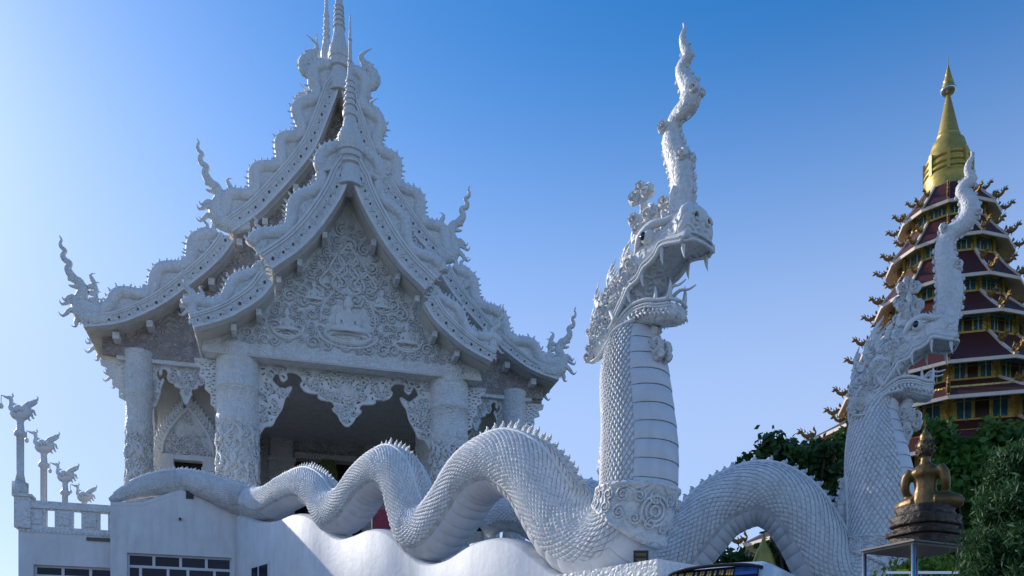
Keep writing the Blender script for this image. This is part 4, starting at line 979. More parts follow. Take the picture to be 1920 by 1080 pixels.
    for x_, y_, r_ in crest:
        kk = (x_ - 960) / F; a_ = (kk * hw_[1] - hw_[0]) / (k * fk * (Fv[0] - kk * Fv[1])); Yq = hw_[1] + a_ * k * fk * Fv[1]
        rows.append((a_, 0, (zat(y_, Yq) - hw_[2]) / k, r_ * Yq / F / k))
    build_head(o, basis(Fv * k * fk, nr * k, np.array((0, 0, 1.0)) * k, hp), rows)
    return o

F1 = WD; F2 = np.array((math.cos(math.radians(20)), -math.sin(math.radians(20))))
OFF = .45   # body centre lies this far behind the wall face
P1 = B0 + np.array((-WD[1], WD[0])) * OFF
def d1(x): return float(on_line(P1, WD, x)[1])
def dL(x): return float(on_line(B0 - LN * .35, LD, x)[1])
n1 = [(205, 938, 4, dL(205)), (218, 933, 9, dL(218)), (238, 925, 14, dL(238)), (265, 916, 18, dL(265)), (300, 908, 21, dL(300)), (345, 904, 22, dL(345)), (390, 914, 23, 31.6), (430, 930, 26, 31.7), (468, 944, 29, d1(468)), (505, 943, 31, d1(505)), (540, 924, 33, d1(540)),
      (575, 911, 33, d1(575)), (602, 925, 35, d1(602)), (618, 950, 38, d1(618)), (634, 962, 42, d1(634)), (660, 948, 42, d1(660)), (692, 905, 42, d1(692)), (728, 880, 43, d1(728)), (756, 900, 44, d1(756)), (772, 950, 47, d1(772)), (790, 990, 52, d1(790)), (818, 994, 54, d1(818)),
      (852, 955, 55, d1(852)), (895, 892, 57, d1(895)), (948, 868, 59, d1(948)), (1000, 893, 62, d1(1000)), (1038, 950, 66, d1(1038)), (1072, 998, 70, d1(1072))]
YN = d1(1168)
n1 += [(1118, 1020, 72, d1(1118)), (1162, 1006, 72, d1(1162)), (1190, 960, 71, d1(1185)), (1197, 900, 71, d1(1190)), (1198, 840, 70, d1(1190)), (1195, 780, 66, d1(1188)), (1190, 720, 63, d1(1184)), (1189, 670, 57, d1(1183)), (1191, 635, 47, d1(1184)), (1197, 605, 36, d1(1188))]
naga('naga_statue', 'tall white naga serpent in front of the temple, undulating body and rearing crested head', n1, F1, (1193, 622, d1(1188)), d1(1182) * .0488 * .885,
     (.03, .80, .62, .40), (zat(990, YN), zat(922, YN), .84), .10, (.20, LD), [(1282, 425, 27), (1279, 390, 27), (1281, 353, 26), (1276, 316, 24), (1263, 279, 22), (1260, 250, 18), (1269, 222, 17), (1292, 195, 22), (1294, 168, 20), (1281, 146, 14), (1279, 126, 13), (1290, 106, 12), (1282, 86, 8), (1280, 68, 7), (1284, 54, 4), (1281, 44, 1.5)])

Y2 = 22.2; X2 = (1640 - 960) / F * Y2; P2 = np.array((X2, Y2))
def d2(x): return float(on_line(P2, F2, x)[1])
n2 = [(905, 985, 26, d2(905)), (940, 965, 32, d2(940)), (985, 965, 38, d2(985)), (1030, 985, 42, d2(1030)), (1060, 972, 44, d2(1060)), (1085, 950, 46, d2(1085)), (1120, 962, 48, d2(1120)), (1160, 1030, 52, d2(1160)), (1205, 1075, 55, d2(1205)), (1255, 1060, 56, d2(1255)), (1300, 1010, 57, d2(1300)), (1350, 955, 57, d2(1350)), (1422, 926, 58, d2(1422)), (1480, 950, 58, d2(1480)), (1520, 1005, 58, d2(1520)),
      (1552, 1062, 60, d2(1552)), (1590, 1092, 62, d2(1590)), (1628, 1075, 62, d2(1628)), (1648, 1030, 61, d2(1640)), (1652, 980, 60, d2(1643)), (1650, 920, 59, d2(1642)), (1643, 860, 54, d2(1638)), (1639, 810, 46, d2(1635)), (1641, 775, 38, d2(1638)), (1650, 748, 32, d2(1645))]
naga('naga_statue', 'second white naga serpent standing in shade before the red pagoda', n2, F2, (1666, 747, d2(1660)), .92 * Y2 / 25.3,
     (.02, .90, .44, .46), (zat(1065, Y2), zat(1012, Y2), .73),  .118, None, [(1772, 612, 24), (1779, 570, 25), (1781, 535, 25), (1774, 495, 22), (1770, 465, 18), (1780, 440, 17), (1804, 422, 18), (1819, 398, 20), (1815, 376, 17), (1802, 358, 12), (1812, 345, 12), (1824, 337, 10), (1815, 322, 8), (1816, 307, 6), (1823, 294, 4), (1821, 283, 1.5)], .88)

# plinths, far stair wall, stair
def plinth(name, label, c, D, hl, hw, z0, z1):
    o = thing(name, label, 'plinth', (c[0], c[1], 0), math.atan2(D[1], D[0]))
    mb = MB(); mb.box(-hl, hl, -hw, hw, z0, z1 - .3); part('block', mb, 'carved', o)
    mb = MB(); mb.box(-hl - .1, hl + .1, -hw - .1, hw + .1, z1 - .3, z1); part('cornice', mb, 'mosaic', o); return o
c1 = on_line(P1, WD, 1165); z1 = zat(1066, c1[1] - 1.2)
plinth('serpent_plinth', 'carved white plinth under the front naga serpent', c1, WD, 1.9, 1.15, 1.7, z1)
c2 = on_line(P2, F2, 1625); plinth('serpent_plinth', 'white plinth under the shaded second naga serpent', c2, F2, 1.9, 1.2, 1.7, z1)
WL2 = [(880, 1015), (930, 1005), (975, 1012), (1020, 1040), (1055, 1040), (1090, 1030), (1130, 1045), (1165, 1085), (1230, 1132), (1300, 1115), (1380, 1080), (1430, 1062), (1480, 1080), (1545, 1125), (1600, 1140)]
stair_wall(P2 + np.array((.342, -.94)) * 0 - np.array((.34, .94)) * .45, F2, WL2, 1.1, 'stair_wall', 'white wavy stair wall carrying the second serpent behind the front one')
st = thing('stairway', 'pale stairway climbing between the two serpent walls', 'stairs', (0, 24, 0))
m = 26
for i in range(m):
    t0, t1 = i / m, (i + 1) / m; z = FLOOR - .6 - (FLOOR - 2.4) * t1
    n0, n1_ = on_line(B0, WD, 445 + 580 * t0) + np.array((.6, .9)), on_line(B0, WD, 445 + 580 * t1) + np.array((.6, .9))
    f0, f1 = np.array((-1.5, 35.5)) * (1 - t0) + np.array((8.0, 23.0)) * t0, np.array((-1.5, 35.5)) * (1 - t1) + np.array((8.0, 23.0)) * t1
    q = [n0, n1_, f1, f0]; mb = MB(); mb.hexa([(a[0], a[1] - 24, z - .5) for a in q], [(a[0], a[1] - 24, z) for a in q]); part('step', mb, 'ground', st)

# plaque and small flower pots on the front plinth
pl = thing('plaque', 'small black plaque with worn gold lines leaning on the front serpent', 'plaque', px(1202, 1061, 15.3), .0)
k = 15.3 / F; mb = MB(); mb.box(-14 * k, 14 * k, 0, .05, 0, 29 * k); part('board', mb, 'black', pl)
for zz, w in ((22, 11), (19.5, 9), (12, 10), (9.5, 7), (5, 8)):
    for j in range(7):
        a = -w + 2 * w * j / 7; mb = MB(); mb.box(a * k, (a + random.uniform(.8, 1.7)) * k, -.012, -.001, zz * k, (zz + 1.2) * k); part('gold_mark', mb, 'gold', pl)
for x, lab in ((1231, 'dark red flower pot beside the plaque, nearer to it'), (1247, 'dark red flower pot at the edge of the plinth')):
    t = thing('flower_pot', lab, 'pot', px(x, 1062, 15.3), 0, 'flower pots on the plinth'); mb = MB(); mb.lathe([(.035, 0), (.05, .07), (.055, .075), (.04, .075)], (0, 0, 0), 10); part('pot', mb, 'red', t, True)

# ------------------------------------------------------------------ swan lamp posts on the terrace
def swan_post(label, x, ybird, ybase, Y, zb=None):
    zb = zb if zb else FLOOR - .6; top = zat(ybird, Y); X = (x - 960) / F * Y
    o = thing('swan_lamp_post', label, 'lamp post', (X, Y, zb), 0, 'swan lamp posts on the terrace'); h = top - zb
    mb = MB(); r = .13; mb.box(-.2, .2, -.2, .2, 0, .5)
    mb.lathe([(r * 1.4, .5), (r, .8), (r, h - .9), (r * 1.6, h - .85), (r * 1.6, h - .7), (r * 1.1, h - .65), (r * .9, h - .35), (r * 1.3, h - .2)], (0, 0, 0), 14); part('post', mb, 'mosaic', o, True)
    k = 1.0
    mb = MB(); q = spline([(-.28, 0, h + .12, .12), (-.18, 0, h - .02, .2), (.05, 0, h - .06, .23), (.25, 0, h + .02, .17), (.38, 0, h + .14, .1)], 16); mb.sweep(q[:, :3], q[:, 3], q[:, 3] * .9, (0, 1, 0), k=10); part('body', mb, 'stucco', o, True)
    mb = MB(); q = spline([(-.24, 0, h + .05, .12), (-.36, 0, h + .22, .09), (-.34, 0, h + .42, .07), (-.38, 0, h + .58, .085), (-.48, 0, h + .60, .06), (-.60, 0, h + .64, .035), (-.72, 0, h + .70, .01)], 22); mb.sweep(q[:, :3], q[:, 3], q[:, 3], (0, 1, 0), k=8)
    flame(mb, (-.33, 0, h + .6), (.3, 0, .95), (1, 0, 0), (0, 1, 0), .2, .05); flame(mb, (-.28, 0, h + .3), (.8, 0, .5), (0, 0, 1), (0, 1, 0), .18, .05); part('neck', mb, 'stucco', o, True)
    mb = MB()
    for a, b, L in ((.30, .10, .62), (.22, .08, .5), (.38, .12, .42)): flame(mb, (a, 0, h + b), (.42, 0, .9), (-1, 0, 0), (0, 1, 0), L, .13, .5, .7)
    for a, b in ((.42, .05), (.34, -.08), (.2, -.15)): flame(mb, (a, 0, h + b), (.75, 0, -.3), (0, 0, 1), (0, 1, 0), .28, .07, .4, .6)
    part('tail', mb, 'carved', o, True)
    for s in (-1, 1):
        mb = MB(); flame(mb, (-.1, s * .2, h - .02), (.9, s * .1, .42), (0, 0, 1), (0, 1, 0), .5, .13, .3, .4); part('wing', mb, 'carved', o, True)
        mb = MB(); mb.lathe([(.05, -.32), (.04, -.05)], (.02, s * .08, h - .1), 8); part('leg', mb, 'stucco', o, True)
    mb = MB(); mb.sweep(spline([(-.72, 0, h + .70), (-.73, 0, h + .5), (-.72, 0, h + .38)], 6), .012, .012, (0, 1, 0), k=5); part('lamp_chain', mb, 'groove', o)
    mb = MB(); mb.ball((-.72, 0, h + .28), (.08, .08, .11), 10, 8); part('lamp', mb, 'frame', o, True)
swan_post('swan lamp post at the front corner of the terrace, tallest and leftmost', 38, 775, 930, float((A0 + LD * .15 - LN * (SB + .16))[1]), zr + .2)
swan_post('second swan lamp post along the terrace edge', 82, 838, 930, 34.0)
swan_post('third swan lamp post along the terrace edge', 122, 894, 930, 38.6)
swan_post('farthest and smallest swan lamp post, half hidden by the parapet', 158, 932, 940, 42.6)
t = thing('red_banner', 'faded red cloth banner on a stand seen under the serpent arch', 'banner', (on_line(B0, WD, 720)[0] * 33 / on_line(B0, WD, 720)[1], 33.0, FLOOR - .6))
mb = MB(); q = [(-.35 + .1 * math.sin(j * 1.7), 0) for j in range(2)]; mb.box(-.5, .5, 0, .03, .3, 2.2); part('cloth', mb, 'red', t)
for s in (-1, 1): mb = MB(); mb.box(s * .5 - .025, s * .5 + .025, -.03, .06, 0, 2.3); part('pole', mb, 'steel', t)

# ------------------------------------------------------------------ red and gold pagoda
PX0, PY0 = (1778 - 960) / F * 120, 120.0
pag = thing('pagoda', 'tall red and gold tiered pagoda with golden spire behind the trees', 'pagoda', (PX0, PY0, 0), math.atan2(-PX0, PY0) * 0)
aF = math.atan2(-PY0, -PX0)     # direction from the pagoda towards the camera
TI = [(6.8, 71.8), (8.5, 65.9), (10.1, 59.4), (12.5, 53.2), (15.4, 45.7), (20.6, 39.3), (26.0, 31.5), (31.0, 23.5)]
NS = 12
vert = lambda r, z, k: (r * math.cos(aF + 2 * math.pi * k / NS), r * math.sin(aF + 2 * math.pi * k / NS), z)
dr = MB(); Yv = (0, 1, 0)
q = spline([(-.55, 0, .15, .16), (-.3, 0, .55, .2), (.05, 0, .45, .26), (.35, 0, .6, .26), (.62, 0, 1.0, .22), (.6, 0, 1.35, .2), (.8, 0, 1.55, .22), (1.1, 0, 1.5, .13)], 26); dr.sweep(q[:, :3], q[:, 3], q[:, 3] * .9, Yv, k=8)
q = spline([(-.5, 0, .2, .15), (-.85, 0, .5, .12), (-.8, 0, .9, .1), (-1.1, 0, 1.1, .03)], 12); dr.sweep(q[:, :3], q[:, 3], q[:, 3], Yv, k=6)
for a, b, da, db, L in ((.55, 1.5, -.5, .85, .5), (.35, 1.2, -.8, .6, .45), (.2, .75, -.7, .7, .4), (-.2, .7, -.5, .85, .4), (.75, 1.65, .0, 1, .45), (1.05, 1.45, .7, .7, .3), (.3, .35, .6, -.7, .55), (-.35, .3, -.3, -.9, .45), (-.8, .8, -.9, .3, .35)):
    flame(dr, (a, 0, b), (da, 0, db), (-db, 0, da), Yv, L, .1, .3, .8)
dr_me = mesh('dragon', dr, 'dragon', True)
for i, (R, z) in enumerate(TI):
    rw = .78 * R; rin = (TI[i - 1][0] * .78 if i else 3.6); zin = (TI[i - 1][1] - .22 * (TI[i - 1][1] - z) if i else 76.3)
    zsf = z + (R - rw) * .62
    mb = MB(); ro = []
    for (r, zz) in ((R, z), (R, z + .22), (R * .55 + rin * .45, z + .2 + (zin - z) * .40), (rin, zin), (rin * .97, zin - .5), (rw * .96, zsf)):
        ro.append([vert(r, zz, k) for k in range(NS)])
    mb.loft(ro + [ro[0]], cap=False); rf = part('roof', mb, 'redtile', pag)
    mb = MB(); mb.loft([[vert(r, zz, k) for k in range(NS)] for r, zz in ((R * .99, z - .22), (R + .08, z - .20), (R + .08, z + .26), (R * .985, z + .29))], cap=False); part('eave_fascia', mb, 'peach', rf)
    mb = MB(); mb.loft([[vert(r, zz, k) for k in range(NS)] for r, zz in ((R * .99, z - .21), (rw * .97, zsf - .15))], cap=False); part('soffit', mb, 'peach', rf)
    for k in range(NS):
        a = aF + 2 * math.pi * k / NS
        # white hip ridge
        q = np.array([vert(r, zz, k) for r, zz in ((R + .05, z + .30), (R * .55 + rin * .45, z + .30 + (zin - z) * .40), (rin, zin + .12))]); mb = MB(); mb.sweep(spline(q, 6), .24, .24, (-math.sin(a), math.cos(a), 0), k=4, rot=math.pi / 4); part('hip_ridge', mb, 'peach', rf)
        for f, sz in ((1.0, 1.35), (.45, 1.15)):
            r = rin + (R - rin) * f; zz = z + .3 + (zin - z) * (1 - f) * (.88 if f < 1 else 1)
            sz *= np.interp(i, [0, 7], [.70, 1.0])
            link('dragon', dr_me, rf, Matrix.Translation((r * math.cos(a), r * math.sin(a), zz)) @ Matrix.Rotation(a, 4, 'Z') @ Matrix.Rotation(.62, 4, 'Y') @ Matrix.Scale(sz, 4))
    # storey wall below this roof
    zlo = z - .22 * (z - TI[i + 1][1]) if i + 1 < len(TI) else 14; z = zsf + .1
    rr_ = .78 * R
    mb = MB(); mb.loft([[vert(rr_ * .97, zz, k) for k in range(NS)] for zz in (zlo - 1.0, z + .2)]); wl_ = part('storey_wall', mb, 'goldwall', pag)
    for k in range(NS):
        a0, a1 = aF + 2 * math.pi * k / NS, aF + 2 * math.pi * (k + 1) / NS; am = (a0 + a1) / 2
        if math.cos(am - aF) < -.2: continue
        ap = rr_ * .97 * math.cos(math.pi / NS); hwid = rr_ * .97 * math.sin(math.pi / NS)
        Mx = Matrix.Rotation(am, 4, 'Z')
        hgt = (z - .6) - zlo
        mb = MB(); mb.box(ap - .1, ap + .06, -hwid * .84, hwid * .84, z - .6 - hgt * .34, z - .65); mb.v = [tuple(Mx @ Vector(v_)) for v_ in mb.v]; part('painted_frieze', mb, 'bluefrieze', wl_)
        nw = 2 if R < 11 else 3
        for j in range(nw):
            y0 = -hwid * .80 + 1.6 * hwid * j / nw + .06 * hwid; y1 = y0 + 1.6 * hwid / nw - .12 * hwid
            mb = MB(); mb.box(ap - .1, ap + .09, y0, y1, zlo + .35, z - .6 - hgt * .22); mb.v = [tuple(Mx @ Vector(v_)) for v_ in mb.v]; part('window', mb, 'brownpane' if (nw == 3 and j == 1) else 'teal', wl_)
            if nw == 2 or j != 1:
                mb = MB(); mb.box(ap + .05, ap + .13, (y0 + y1) / 2 - .06, (y0 + y1) / 2 + .06, zlo + .35, z - .6 - hgt * .22); mb.v = [tuple(Mx @ Vector(v_)) for v_ in mb.v]; part('glazing_bar', mb, 'peach', wl_)
        mb = MB(); mb.box(ap - .1, ap + .16, -hwid, hwid, zlo + .05, zlo + .32); mb.box(ap - .1, ap + .10, -hwid * .9, hwid * .9, z - .62 - hgt * .36, z - .62 - hgt * .33); mb.v = [tuple(Mx @ Vector(v_)) for v_ in mb.v]; part('gilded_rail', mb, 'gold', wl_)
        mb = MB(); q = vert(rr_, 0, k); mb.lathe([(.28, zlo - .2), (.28, zlo + .3), (.2, zlo + .4), (.2, z - 1.2), (.34, z - .9), (.34, z - .4)], (q[0], q[1], 0), 8); part('corner_column', mb, 'gold', wl_, True)
# golden chedi on top
zp = lambda y: .08 * (1300 - y) + 1.6
prof = [(3.5, 73.9), (3.4, 76.2), (3.1, 76.6)]
for a, b, r0, r1 in ((345, 333, 3.3, 3.05), (333, 322, 3.25, 2.95), (322, 308, 3.1, 2.85), (308, 296, 3.0, 2.8)):
    prof += [(r0, zp(a)), (r0 * 1.02, (zp(a) + zp(b)) / 2), (r1, zp(b))]
prof += [(2.8, zp(294)), (2.5, zp(290)), (2.42, zp(280)), (2.2, zp(270)), (1.65, zp(262)), (1.6, zp(258)), (1.65, zp(257))]
for j in range(14):
    y = 257 - j * 5.6; r = 1.55 * (1 - j / 14) + .22 * (j / 14); prof += [(r, zp(y)), (r * .95, zp(y - 4.8))]
prof += [(.2, zp(178)), (.16, zp(172))]
mb = MB(); mb.lathe(prof, (0, 0, 0), 32); ch = part('golden_spire', mb, 'gold', pag, True)
mb = MB(); q = [(.16, zp(173))]
for r, y in ((1.05, 168), (.85, 160), (.75, 154), (.55, 147), (.45, 141), (.3, 134), (.15, 127)): q += [(r, zp(y)), (r * .75, zp(y - 4))]
q += [(.05, zp(122)), (.03, zp(106))]
mb.lathe(q, (0, 0, 0), 16); part('parasol_finial', mb, 'gold', ch, True)
mb = MB(); mb.lathe([(.75, zp(176)), (1.1, zp(171)), (1.12, zp(168)), (.8, zp(166))], (0, 0, 0), 16); part('silver_collar', mb, 'steel', ch, True)
for k in range(8):
    a = k * math.pi / 4 + .3; mb = MB(); mb.box(2.9, 3.4, -.22, .22, zp(338), zp(300)); mb.v = [tuple(Matrix.Rotation(a, 4, 'Z') @ Vector(v_)) for v_ in mb.v]; part('niche_post', mb, 'gold', ch)

# small gilded chedi seen under the arch of the second serpent
Yc = 38.5; kc = Yc / F
t = thing('small_chedi', 'small golden chedi glimpsed under the arch of the second serpent', 'chedi', ((1432 - 960) * kc, Yc, 1.8)); zz = lambda y: ZC + (HZ - y) * kc - 1.8
mb = MB(); mb.lathe([(38 * kc, 0), (38 * kc, zz(1076)), (26 * kc, zz(1072)), (25 * kc, zz(1066)), (21 * kc, zz(1058)), (20 * kc, zz(1052)), (17 * kc, zz(1044)), (16 * kc, zz(1040)), (13 * kc, zz(1032)), (8 * kc, zz(1024)), (4 * kc, zz(1014)), (1 * kc, zz(1000))], (0, 0, 0), 20); part('bell', mb, 'gold', t, True)
mb = MB(); mb.lathe([(30 * kc, zz(1074)), (30 * kc, zz(1067)), (24 * kc, zz(1067))], (0, 0, 0), 20); part('pink_band', mb, 'red', t)

# ------------------------------------------------------------------ trees and shrubs
def leaves(mb_v, mb_f, C, n, spread, size, elong=1.8, up=.0, rng=RNG):
    """n leaf quads gaussian around the rows of C"""
    idx = rng.integers(0, len(C), n); P = C[idx, :3] + rng.normal(0, 1, (n, 3)) * (C[idx, 3:4] * spread)
    d = rng.normal(0, 1, (n, 3)); d[:, 2] += up; d /= np.linalg.norm(d, axis=1, keepdims=True)
    e = rng.normal(0, 1, (n, 3)); e -= (e * d).sum(1, keepdims=True) * d; e /= np.linalg.norm(e, axis=1, keepdims=True)
    sz = (size * rng.uniform(.6, 1.3, n))[:, None]
    nrm = np.cross(d, e)
    a = P - d * sz * elong * .5; b = P + e * sz * .5 + nrm * sz * .12; c = P + d * sz * elong * .5; g = P - e * sz * .5 + nrm * sz * .12
    V = np.stack([a, b, c, g], 1).reshape(-1, 3); o = mb_v[0]
    mb_v[1].append(V); mb_f.append(np.arange(n * 4).reshape(n, 4) + o); mb_v[0] += n * 4
def leaf_obj(name, C, n, spread, size, m, parent, elong=1.8, up=0.):
    v = [0, []]; f = []; leaves(v, f, C, n, spread, size, elong, up)
    V = np.vstack(v[1]); Fq = np.vstack(f); me = bpy.data.meshes.new(name); me.from_pydata(V.tolist(), [], Fq.tolist()); me.materials.append(M[m]); return link(name, me, parent)
def tree(name, label, cat, base, th, crown, nclump, nleaf, lsize, m, group=None, tr=.22, seed=1, clump=.75, elong=1.8, up=0.):
    """crown: list of ellipsoids (cx, cy, cz, rx, ry, rz) relative to base"""
    rs = np.random.default_rng(seed); o = thing(name, label, cat, base, 0, group); C = []
    vol = np.array([c[3] * c[4] * c[5] for c in crown]); vol /= vol.sum()
    for c, w in zip(crown, vol):
        for _ in range(max(4, int(nclump * w))):
            d = rs.normal(0, 1, 3); d /= np.linalg.norm(d); r = rs.uniform(.25, 1.0) ** .45
            C.append((c[0] + d[0] * r * c[3], c[1] + d[1] * r * c[4], c[2] + d[2] * r * c[5], clump * rs.uniform(.6, 1.35)))
    C = np.array(C)
    mb = MB(); tp = np.array((rs.normal(0, .2), rs.normal(0, .2), th))
    mb.sweep(spline([(0, 0, -.3), (tp[0] * .2, tp[1] * .5, th * .4), tuple(tp)], 9), np.linspace(tr * 1.3, tr * .7, 9), np.linspace(tr * 1.3, tr * .7, 9), (0, 1, 0.01), k=8)
    part('trunk', mb, 'bark', o, True)
    mb = MB()
    for i in rs.choice(len(C), min(len(C), 26), replace=False):
        e = C[i, :3]; s0 = tp * rs.uniform(.55, 1.0); mid = (s0 + e) / 2 + rs.normal(0, .25, 3) - np.array((0, 0, .15 * np.linalg.norm(e - s0)))
        mb.sweep(spline([s0, mid, e], 8), np.linspace(tr * .45, tr * .06, 8), np.linspace(tr * .45, tr * .06, 8), (.3, .9, .2), k=5)
    part('limbs', mb, 'bark', o, True)
    leaf_obj('crown', C, nleaf, .55, lsize, m, o, elong, up); return o
g = 1.8
def at(x, y, Y): p = px(x, y, Y); return p
# tree between the serpents, in front of the pagoda's left foot
b = at(1500, 1100, 40); 
tree('broadleaf_tree', 'loose dark broadleaf tree behind the hump of the second serpent', 'tree', (b[0], 40, g), 6.0,
     [(2.2, 0, 9.4, 2.4, 2.0, 2.4), (-.4, .3, 10.6, 2.2, 1.6, 1.5), (.6, 0, 12.0, 1.2, 1.2, 1.0), (2.6, 0, 12.6, 1.3, 1.0, 1.2), (-2.4, .2, 10.9, 1.3, 1.0, 1.0), (-1.2, 0, 11.8, .9, .8, .6), (1.2, .0, 7.6, 2.6, 2.0, 2.0)], 150, 20000, .23, 'leafdark', None, .28, 11, .42, 1.7)
b = at(1375, 1100, 44)
tree('broadleaf_tree', 'dark low tree in the gap under the second serpent arch', 'tree', (b[0], 44, g), 3.0, [(-1.0, 0, 5.3, 3.0, 2.0, 2.0), (1.0, 0, 4.6, 3.4, 2.2, 2.6), (2.2, 0, 7.0, 1.3, 1.0, 1.1)], 90, 13000, .28, 'leafdark', None, .2, 12, .6)
b = at(1530, 1100, 52)
tree('broadleaf_tree', 'dark tree filling the gap left of the second serpent neck', 'tree', (b[0], 52, g), 3.0, [(0, 0, 5.5, 3.4, 2.5, 3.6), (1.6, 0, 9.0, 2.0, 2.0, 2.2)], 90, 12000, .3, 'leafdark', None, .2, 14, .6)
b = at(1800, 1100, 30)
tree('leafy_tree', 'bright green bushy tree right of the second serpent', 'tree', (b[0], 30, g), 5.0,
     [(-.6, 0, 7.2, 1.6, 1.6, 2.0), (1.4, 0, 7.6, 2.0, 2.0, 2.0), (3.4, 0, 7.4, 2.4, 2.0, 2.4), (.8, .3, 4.0, 2.4, 2.2, 2.6), (3.4, .3, 4.0, 2.6, 2.2, 2.6), (-.7, 0, 9.0, 1.0, .9, .8), (3.0, 0, 9.4, 1.6, 1.4, .8)], 230, 46000, .20, 'leafmid', None, .3, 15, .45)
# dark juniper in the right foreground
def juniper(label, x, Y, ht, w, seed, n):
    rs = np.random.default_rng(seed); b = at(x, 1300, Y); o = thing('juniper_tree', label, 'tree', (b[0], Y, g * .7)); C = []
    mb = MB(); mb.sweep(spline([(0, 0, -.2), (.03, 0, ht * .5), (0, 0, ht)], 8), np.linspace(.1, .015, 8), np.linspace(.1, .015, 8), (0, 1, 0), k=7); part('trunk', mb, 'bark', o, True)
    mb = MB()
    for i in range(170):
        t = rs.uniform(.12, 1) ; a = rs.uniform(0, 6.28); L = w * (1 - t) ** .7 * rs.uniform(.6, 1.15) + .12
        s0 = np.array((0, 0, ht * t * .93)); e = s0 + np.array((math.cos(a) * L, math.sin(a) * L, L * rs.uniform(.35, .9)))
        q = spline([s0, (s0 + e) / 2 + (0, 0, -.08 * L), e], 7); mb.sweep(q, np.linspace(.014, .003, 7), np.linspace(.014, .003, 7), (0.2, .3, .9), k=4)
        for r in q[1:]: C.append((*r, .10))
    part('limbs', mb, 'bark', o, True); leaf_obj('crown', np.array(C), n, .62, .021, 'needle', o, 5.0, .9); return o
juniper('dark feathery juniper at the right edge in the foreground', 1915, 8.2, 2.95, .62, 21, 80000)
juniper('lower dark juniper beside the bronze statue table', 1850, 9.0, 2.0, .34, 22, 38000)
b = at(1740, 1100, 13)
tree('shrub', 'yellow green sunlit shrub under the statue table', 'shrub', (b[0], 13, g), .5, [(0, 0, 1.45, .7, .5, .5), (.6, .2, 1.5, .6, .5, .5)], 26, 5000, .07, 'leafbright', None, .04, 31, .2)
fe = thing('railing', 'thin dark railing in front of the yellow green shrub', 'fence', ((1735 - 960) / F * 12.2, 12.2, g)); 
mb = MB(); mb.box(-.6, .7, -.015, .015, 1.62, 1.66); part('rail', mb, 'steel', fe)
for j in range(8): mb = MB(); mb.box(-.55 + j * .16, -.53 + j * .16, -.01, .01, 0, 1.619); part('baluster', mb, 'groove', fe)

# ------------------------------------------------------------------ bronze seated Buddha on its table
Yb = 10.0; kb = Yb / F
tb = thing('statue_table', 'steel legged grey table carrying the bronze seated statue', 'table', ((1715 - 960) * kb, Yb, g * .8), math.radians(24))
zt = zat(1030, Yb) - g * .8
mb = MB(); mb.box(-.5, .5, -.40, .40, zt, zt + .02); part('table_top', mb, 'board', tb)
mb = MB(); mb.box(-.47, .47, -.37, .37, zt - .03, zt - .001); part('apron', mb, 'board', tb)
for sx in (-1, 1):
    for sy in (-1, 1):
        mb = MB(); mb.lathe([(.028, 0), (.028, zt - .03)], (sx * .46, sy * .36, 0), 10); part('leg', mb, 'steel', tb, True)
bd = thing('seated_buddha', 'worn gilt bronze seated Buddha seen from behind on a dark stepped base', 'statue', ((1735 - 960) * kb, Yb, zat(1030, Yb) + .021), math.radians(24))
H0 = (1030 - 955) * kb
def steps(levels, name, m):
    for (w, d, z0, z1) in levels:
        mb = MB(); n = 28; secs = []
        for t, k in ((0, .95), (.15, 1.0), (.5, .93), (.85, 1.0), (1, .94)):
            secs.append([(w * k * np.sign(math.cos(a)) * abs(math.cos(a)) ** .6, d * k * np.sign(math.sin(a)) * abs(math.sin(a)) ** .6, z0 + (z1 - z0) * t) for a in np.arange(n) * 2 * math.pi / n]); 
        mb.loft(secs); part(name, mb, m, bd, True)
steps([(.40, .33, 0, .13), (.44, .36, .13, .19), (.36, .30, .19, .25), (.40, .33, .25, .38), (.33, .28, .38, H0)], 'base_tier', 'darkbronze')
hb = (958 - 812) * kb
fig_me = seated(hb * 1.02, 'figure', 'bronze', .013)
fo = link('figure', fig_me, bd); fo.location = (0, 0, H0 - .02); fo.rotation_euler = (0, 0, math.radians(112)); fo.scale = (1.05, 1.05, 1.06)
rs = np.random.default_rng(3); mb = MB()
for _ in range(130):
    d = rs.normal(0, 1, 3); d /= np.linalg.norm(d)
    if d[1] < -.25: continue
    c = np.array((0, -.015, .735)) * hb + d * np.array((.106, .115, .128)) * hb; mb.ball(c, np.array((1, 1, 1)) * .016 * hb, 6, 4)
ho = part('hair_curls', mb, 'darkbronze', bd, True, 'stuff'); ho.location = fo.location; ho.rotation_euler = fo.rotation_euler; ho.scale = fo.scale

# ------------------------------------------------------------------ white van at the foot of the frame
Yv_ = 13.4; dirv = math.atan2(1500, 967)      # the van's length runs away to the right
van = thing('parked_van', 'white van with gold fringe behind its windscreen at the bottom edge', 'van', ((1342 - 960) / F * Yv_, Yv_, g), dirv - math.pi / 2)
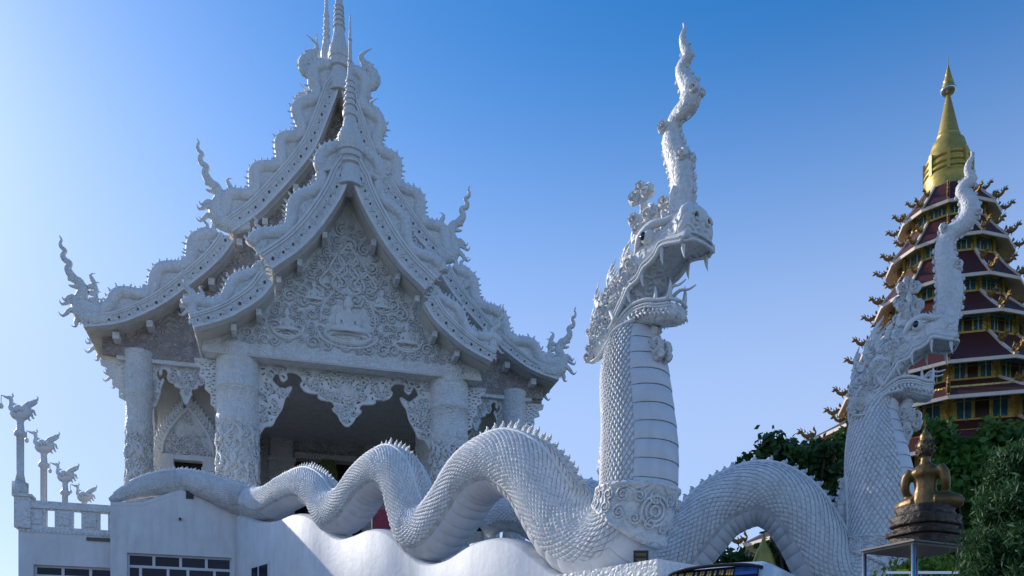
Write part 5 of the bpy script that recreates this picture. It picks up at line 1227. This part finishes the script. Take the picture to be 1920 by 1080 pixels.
# local: y backwards along the body, x across, front at y = 0
zr_ = zat(1049, Yv_) - g
hw = .93
def vs(y, z0, z1, w, wt): return [(-w, y, z0), (-w, y, z1 - .35), (-w * .985, y, z1 - .16), (-wt, y, z1 - .03), (0, y, z1), (wt, y, z1 - .03), (w * .985, y, z1 - .16), (w, y, z1 - .35), (w, y, z0)]
mb = MB(); mb.loft([vs(-.75, .3, .95, hw * .9, .6), vs(-.70, .28, 1.05, hw, .7), vs(-.45, .28, 1.15, hw, .75), vs(.0, .28, zr_ - .14, hw, .74), vs(.25, .28, zr_ - .03, hw, .72), vs(.9, .28, zr_, hw, .72), vs(3.6, .28, zr_, hw, .72), vs(4.3, .28, zr_ - .08, hw * .98, .7), vs(4.45, .4, zr_ - .5, hw * .95, .66)]); part('body', mb, 'van', van, True)
def slab(P4, m, n, off):
    a, b_, c, d = [np.array(q, float) for q in P4]; nv_ = np.cross(b_ - a, d - a); nv_ /= np.linalg.norm(nv_); mb = MB(); mb.hexa([q for q in (a, b_, c, d)], [q + nv_ * off for q in (a, b_, c, d)]); return part(n, mb, m, van)
yw = lambda z: np.interp(z, [1.15, zr_ - .14], [-.47, -.02]) - .02
z0, z1_ = 1.25, zr_ - .16
slab([(-.80, yw(z0), z0), (.80, yw(z0), z0), (.74, yw(z1_), z1_), (-.74, yw(z1_), z1_)], 'glass', 'windscreen', .012)
zf = z1_ - .16
for j in (0, 1, 3, 4, 6, 7, 8, 10, 12, 13, 15, 16, 18, 20, 21, 23, 24, 25):
    a = -.72 + j * .041; d_ = random.uniform(0, .05)
    mb = MB(); mb.hexa([(a, yw(zf + d_) - .03, zf + d_), (a + .026, yw(zf + d_) - .03, zf + d_), (a + .026, yw(zf + d_) - .018, zf + d_), (a, yw(zf + d_) - .018, zf + d_)], [(a - .004, yw(z1_) - .03, z1_ - .03), (a + .03, yw(z1_) - .03, z1_ - .03), (a + .03, yw(z1_) - .018, z1_ - .03), (a - .004, yw(z1_) - .018, z1_ - .03)]); part('fringe_tassel', mb, 'fringe', van)
slab([(.36, yw(zf) - .016, zf), (.74, yw(zf) - .016, zf), (.72, yw(z1_) - .016, z1_ - .01), (.36, yw(z1_) - .016, z1_ - .01)], 'blueband', 'sun_strip', .008)
mb = MB(); mb.sweep(spline([(-.80, yw(z1_) - .02, z1_ - .05), (-.5, yw(z1_) - .03, z1_ + .02), (0, yw(z1_) - .03, z1_ + .045), (.5, yw(z1_) - .03, z1_ + .02), (.80, yw(z1_) - .02, z1_ - .05)], 20), .03, .04, (0, 1, 0), k=6); part('windscreen_seal', mb, 'rubber', van, True)
for s in (-1, 1):
    for ya, yb_ in ((.25, 1.2), (1.3, 2.6), (2.7, 3.9)): mb = MB(); mb.box(s * hw - .01, s * hw + .012, ya, yb_, 1.25, zr_ - .4); part('side_window', mb, 'glass', van)
    for yy in (.05, 3.3):
        mb = MB(); mb.lathe([(.34, -.1), (.34, .1), (.2, .11)], (0, 0, 0), 20); mb.v = [(s * (hw - .1) + c_, yy + a_, .34 + b_) for a_, b_, c_ in mb.v]; part('wheel', mb, 'rubber', van, True)
    mb = MB(); mb.box(s * .62 - .16, s * .62 + .16, -.775, -.72, .72, .9); part('headlight', mb, 'frame', van)
    mb = MB(); mb.box(s * (hw + .16) - .1, s * (hw + .16) + .1, -.15, -.08, 1.25, 1.5); part('wing_mirror', mb, 'rubber', van)
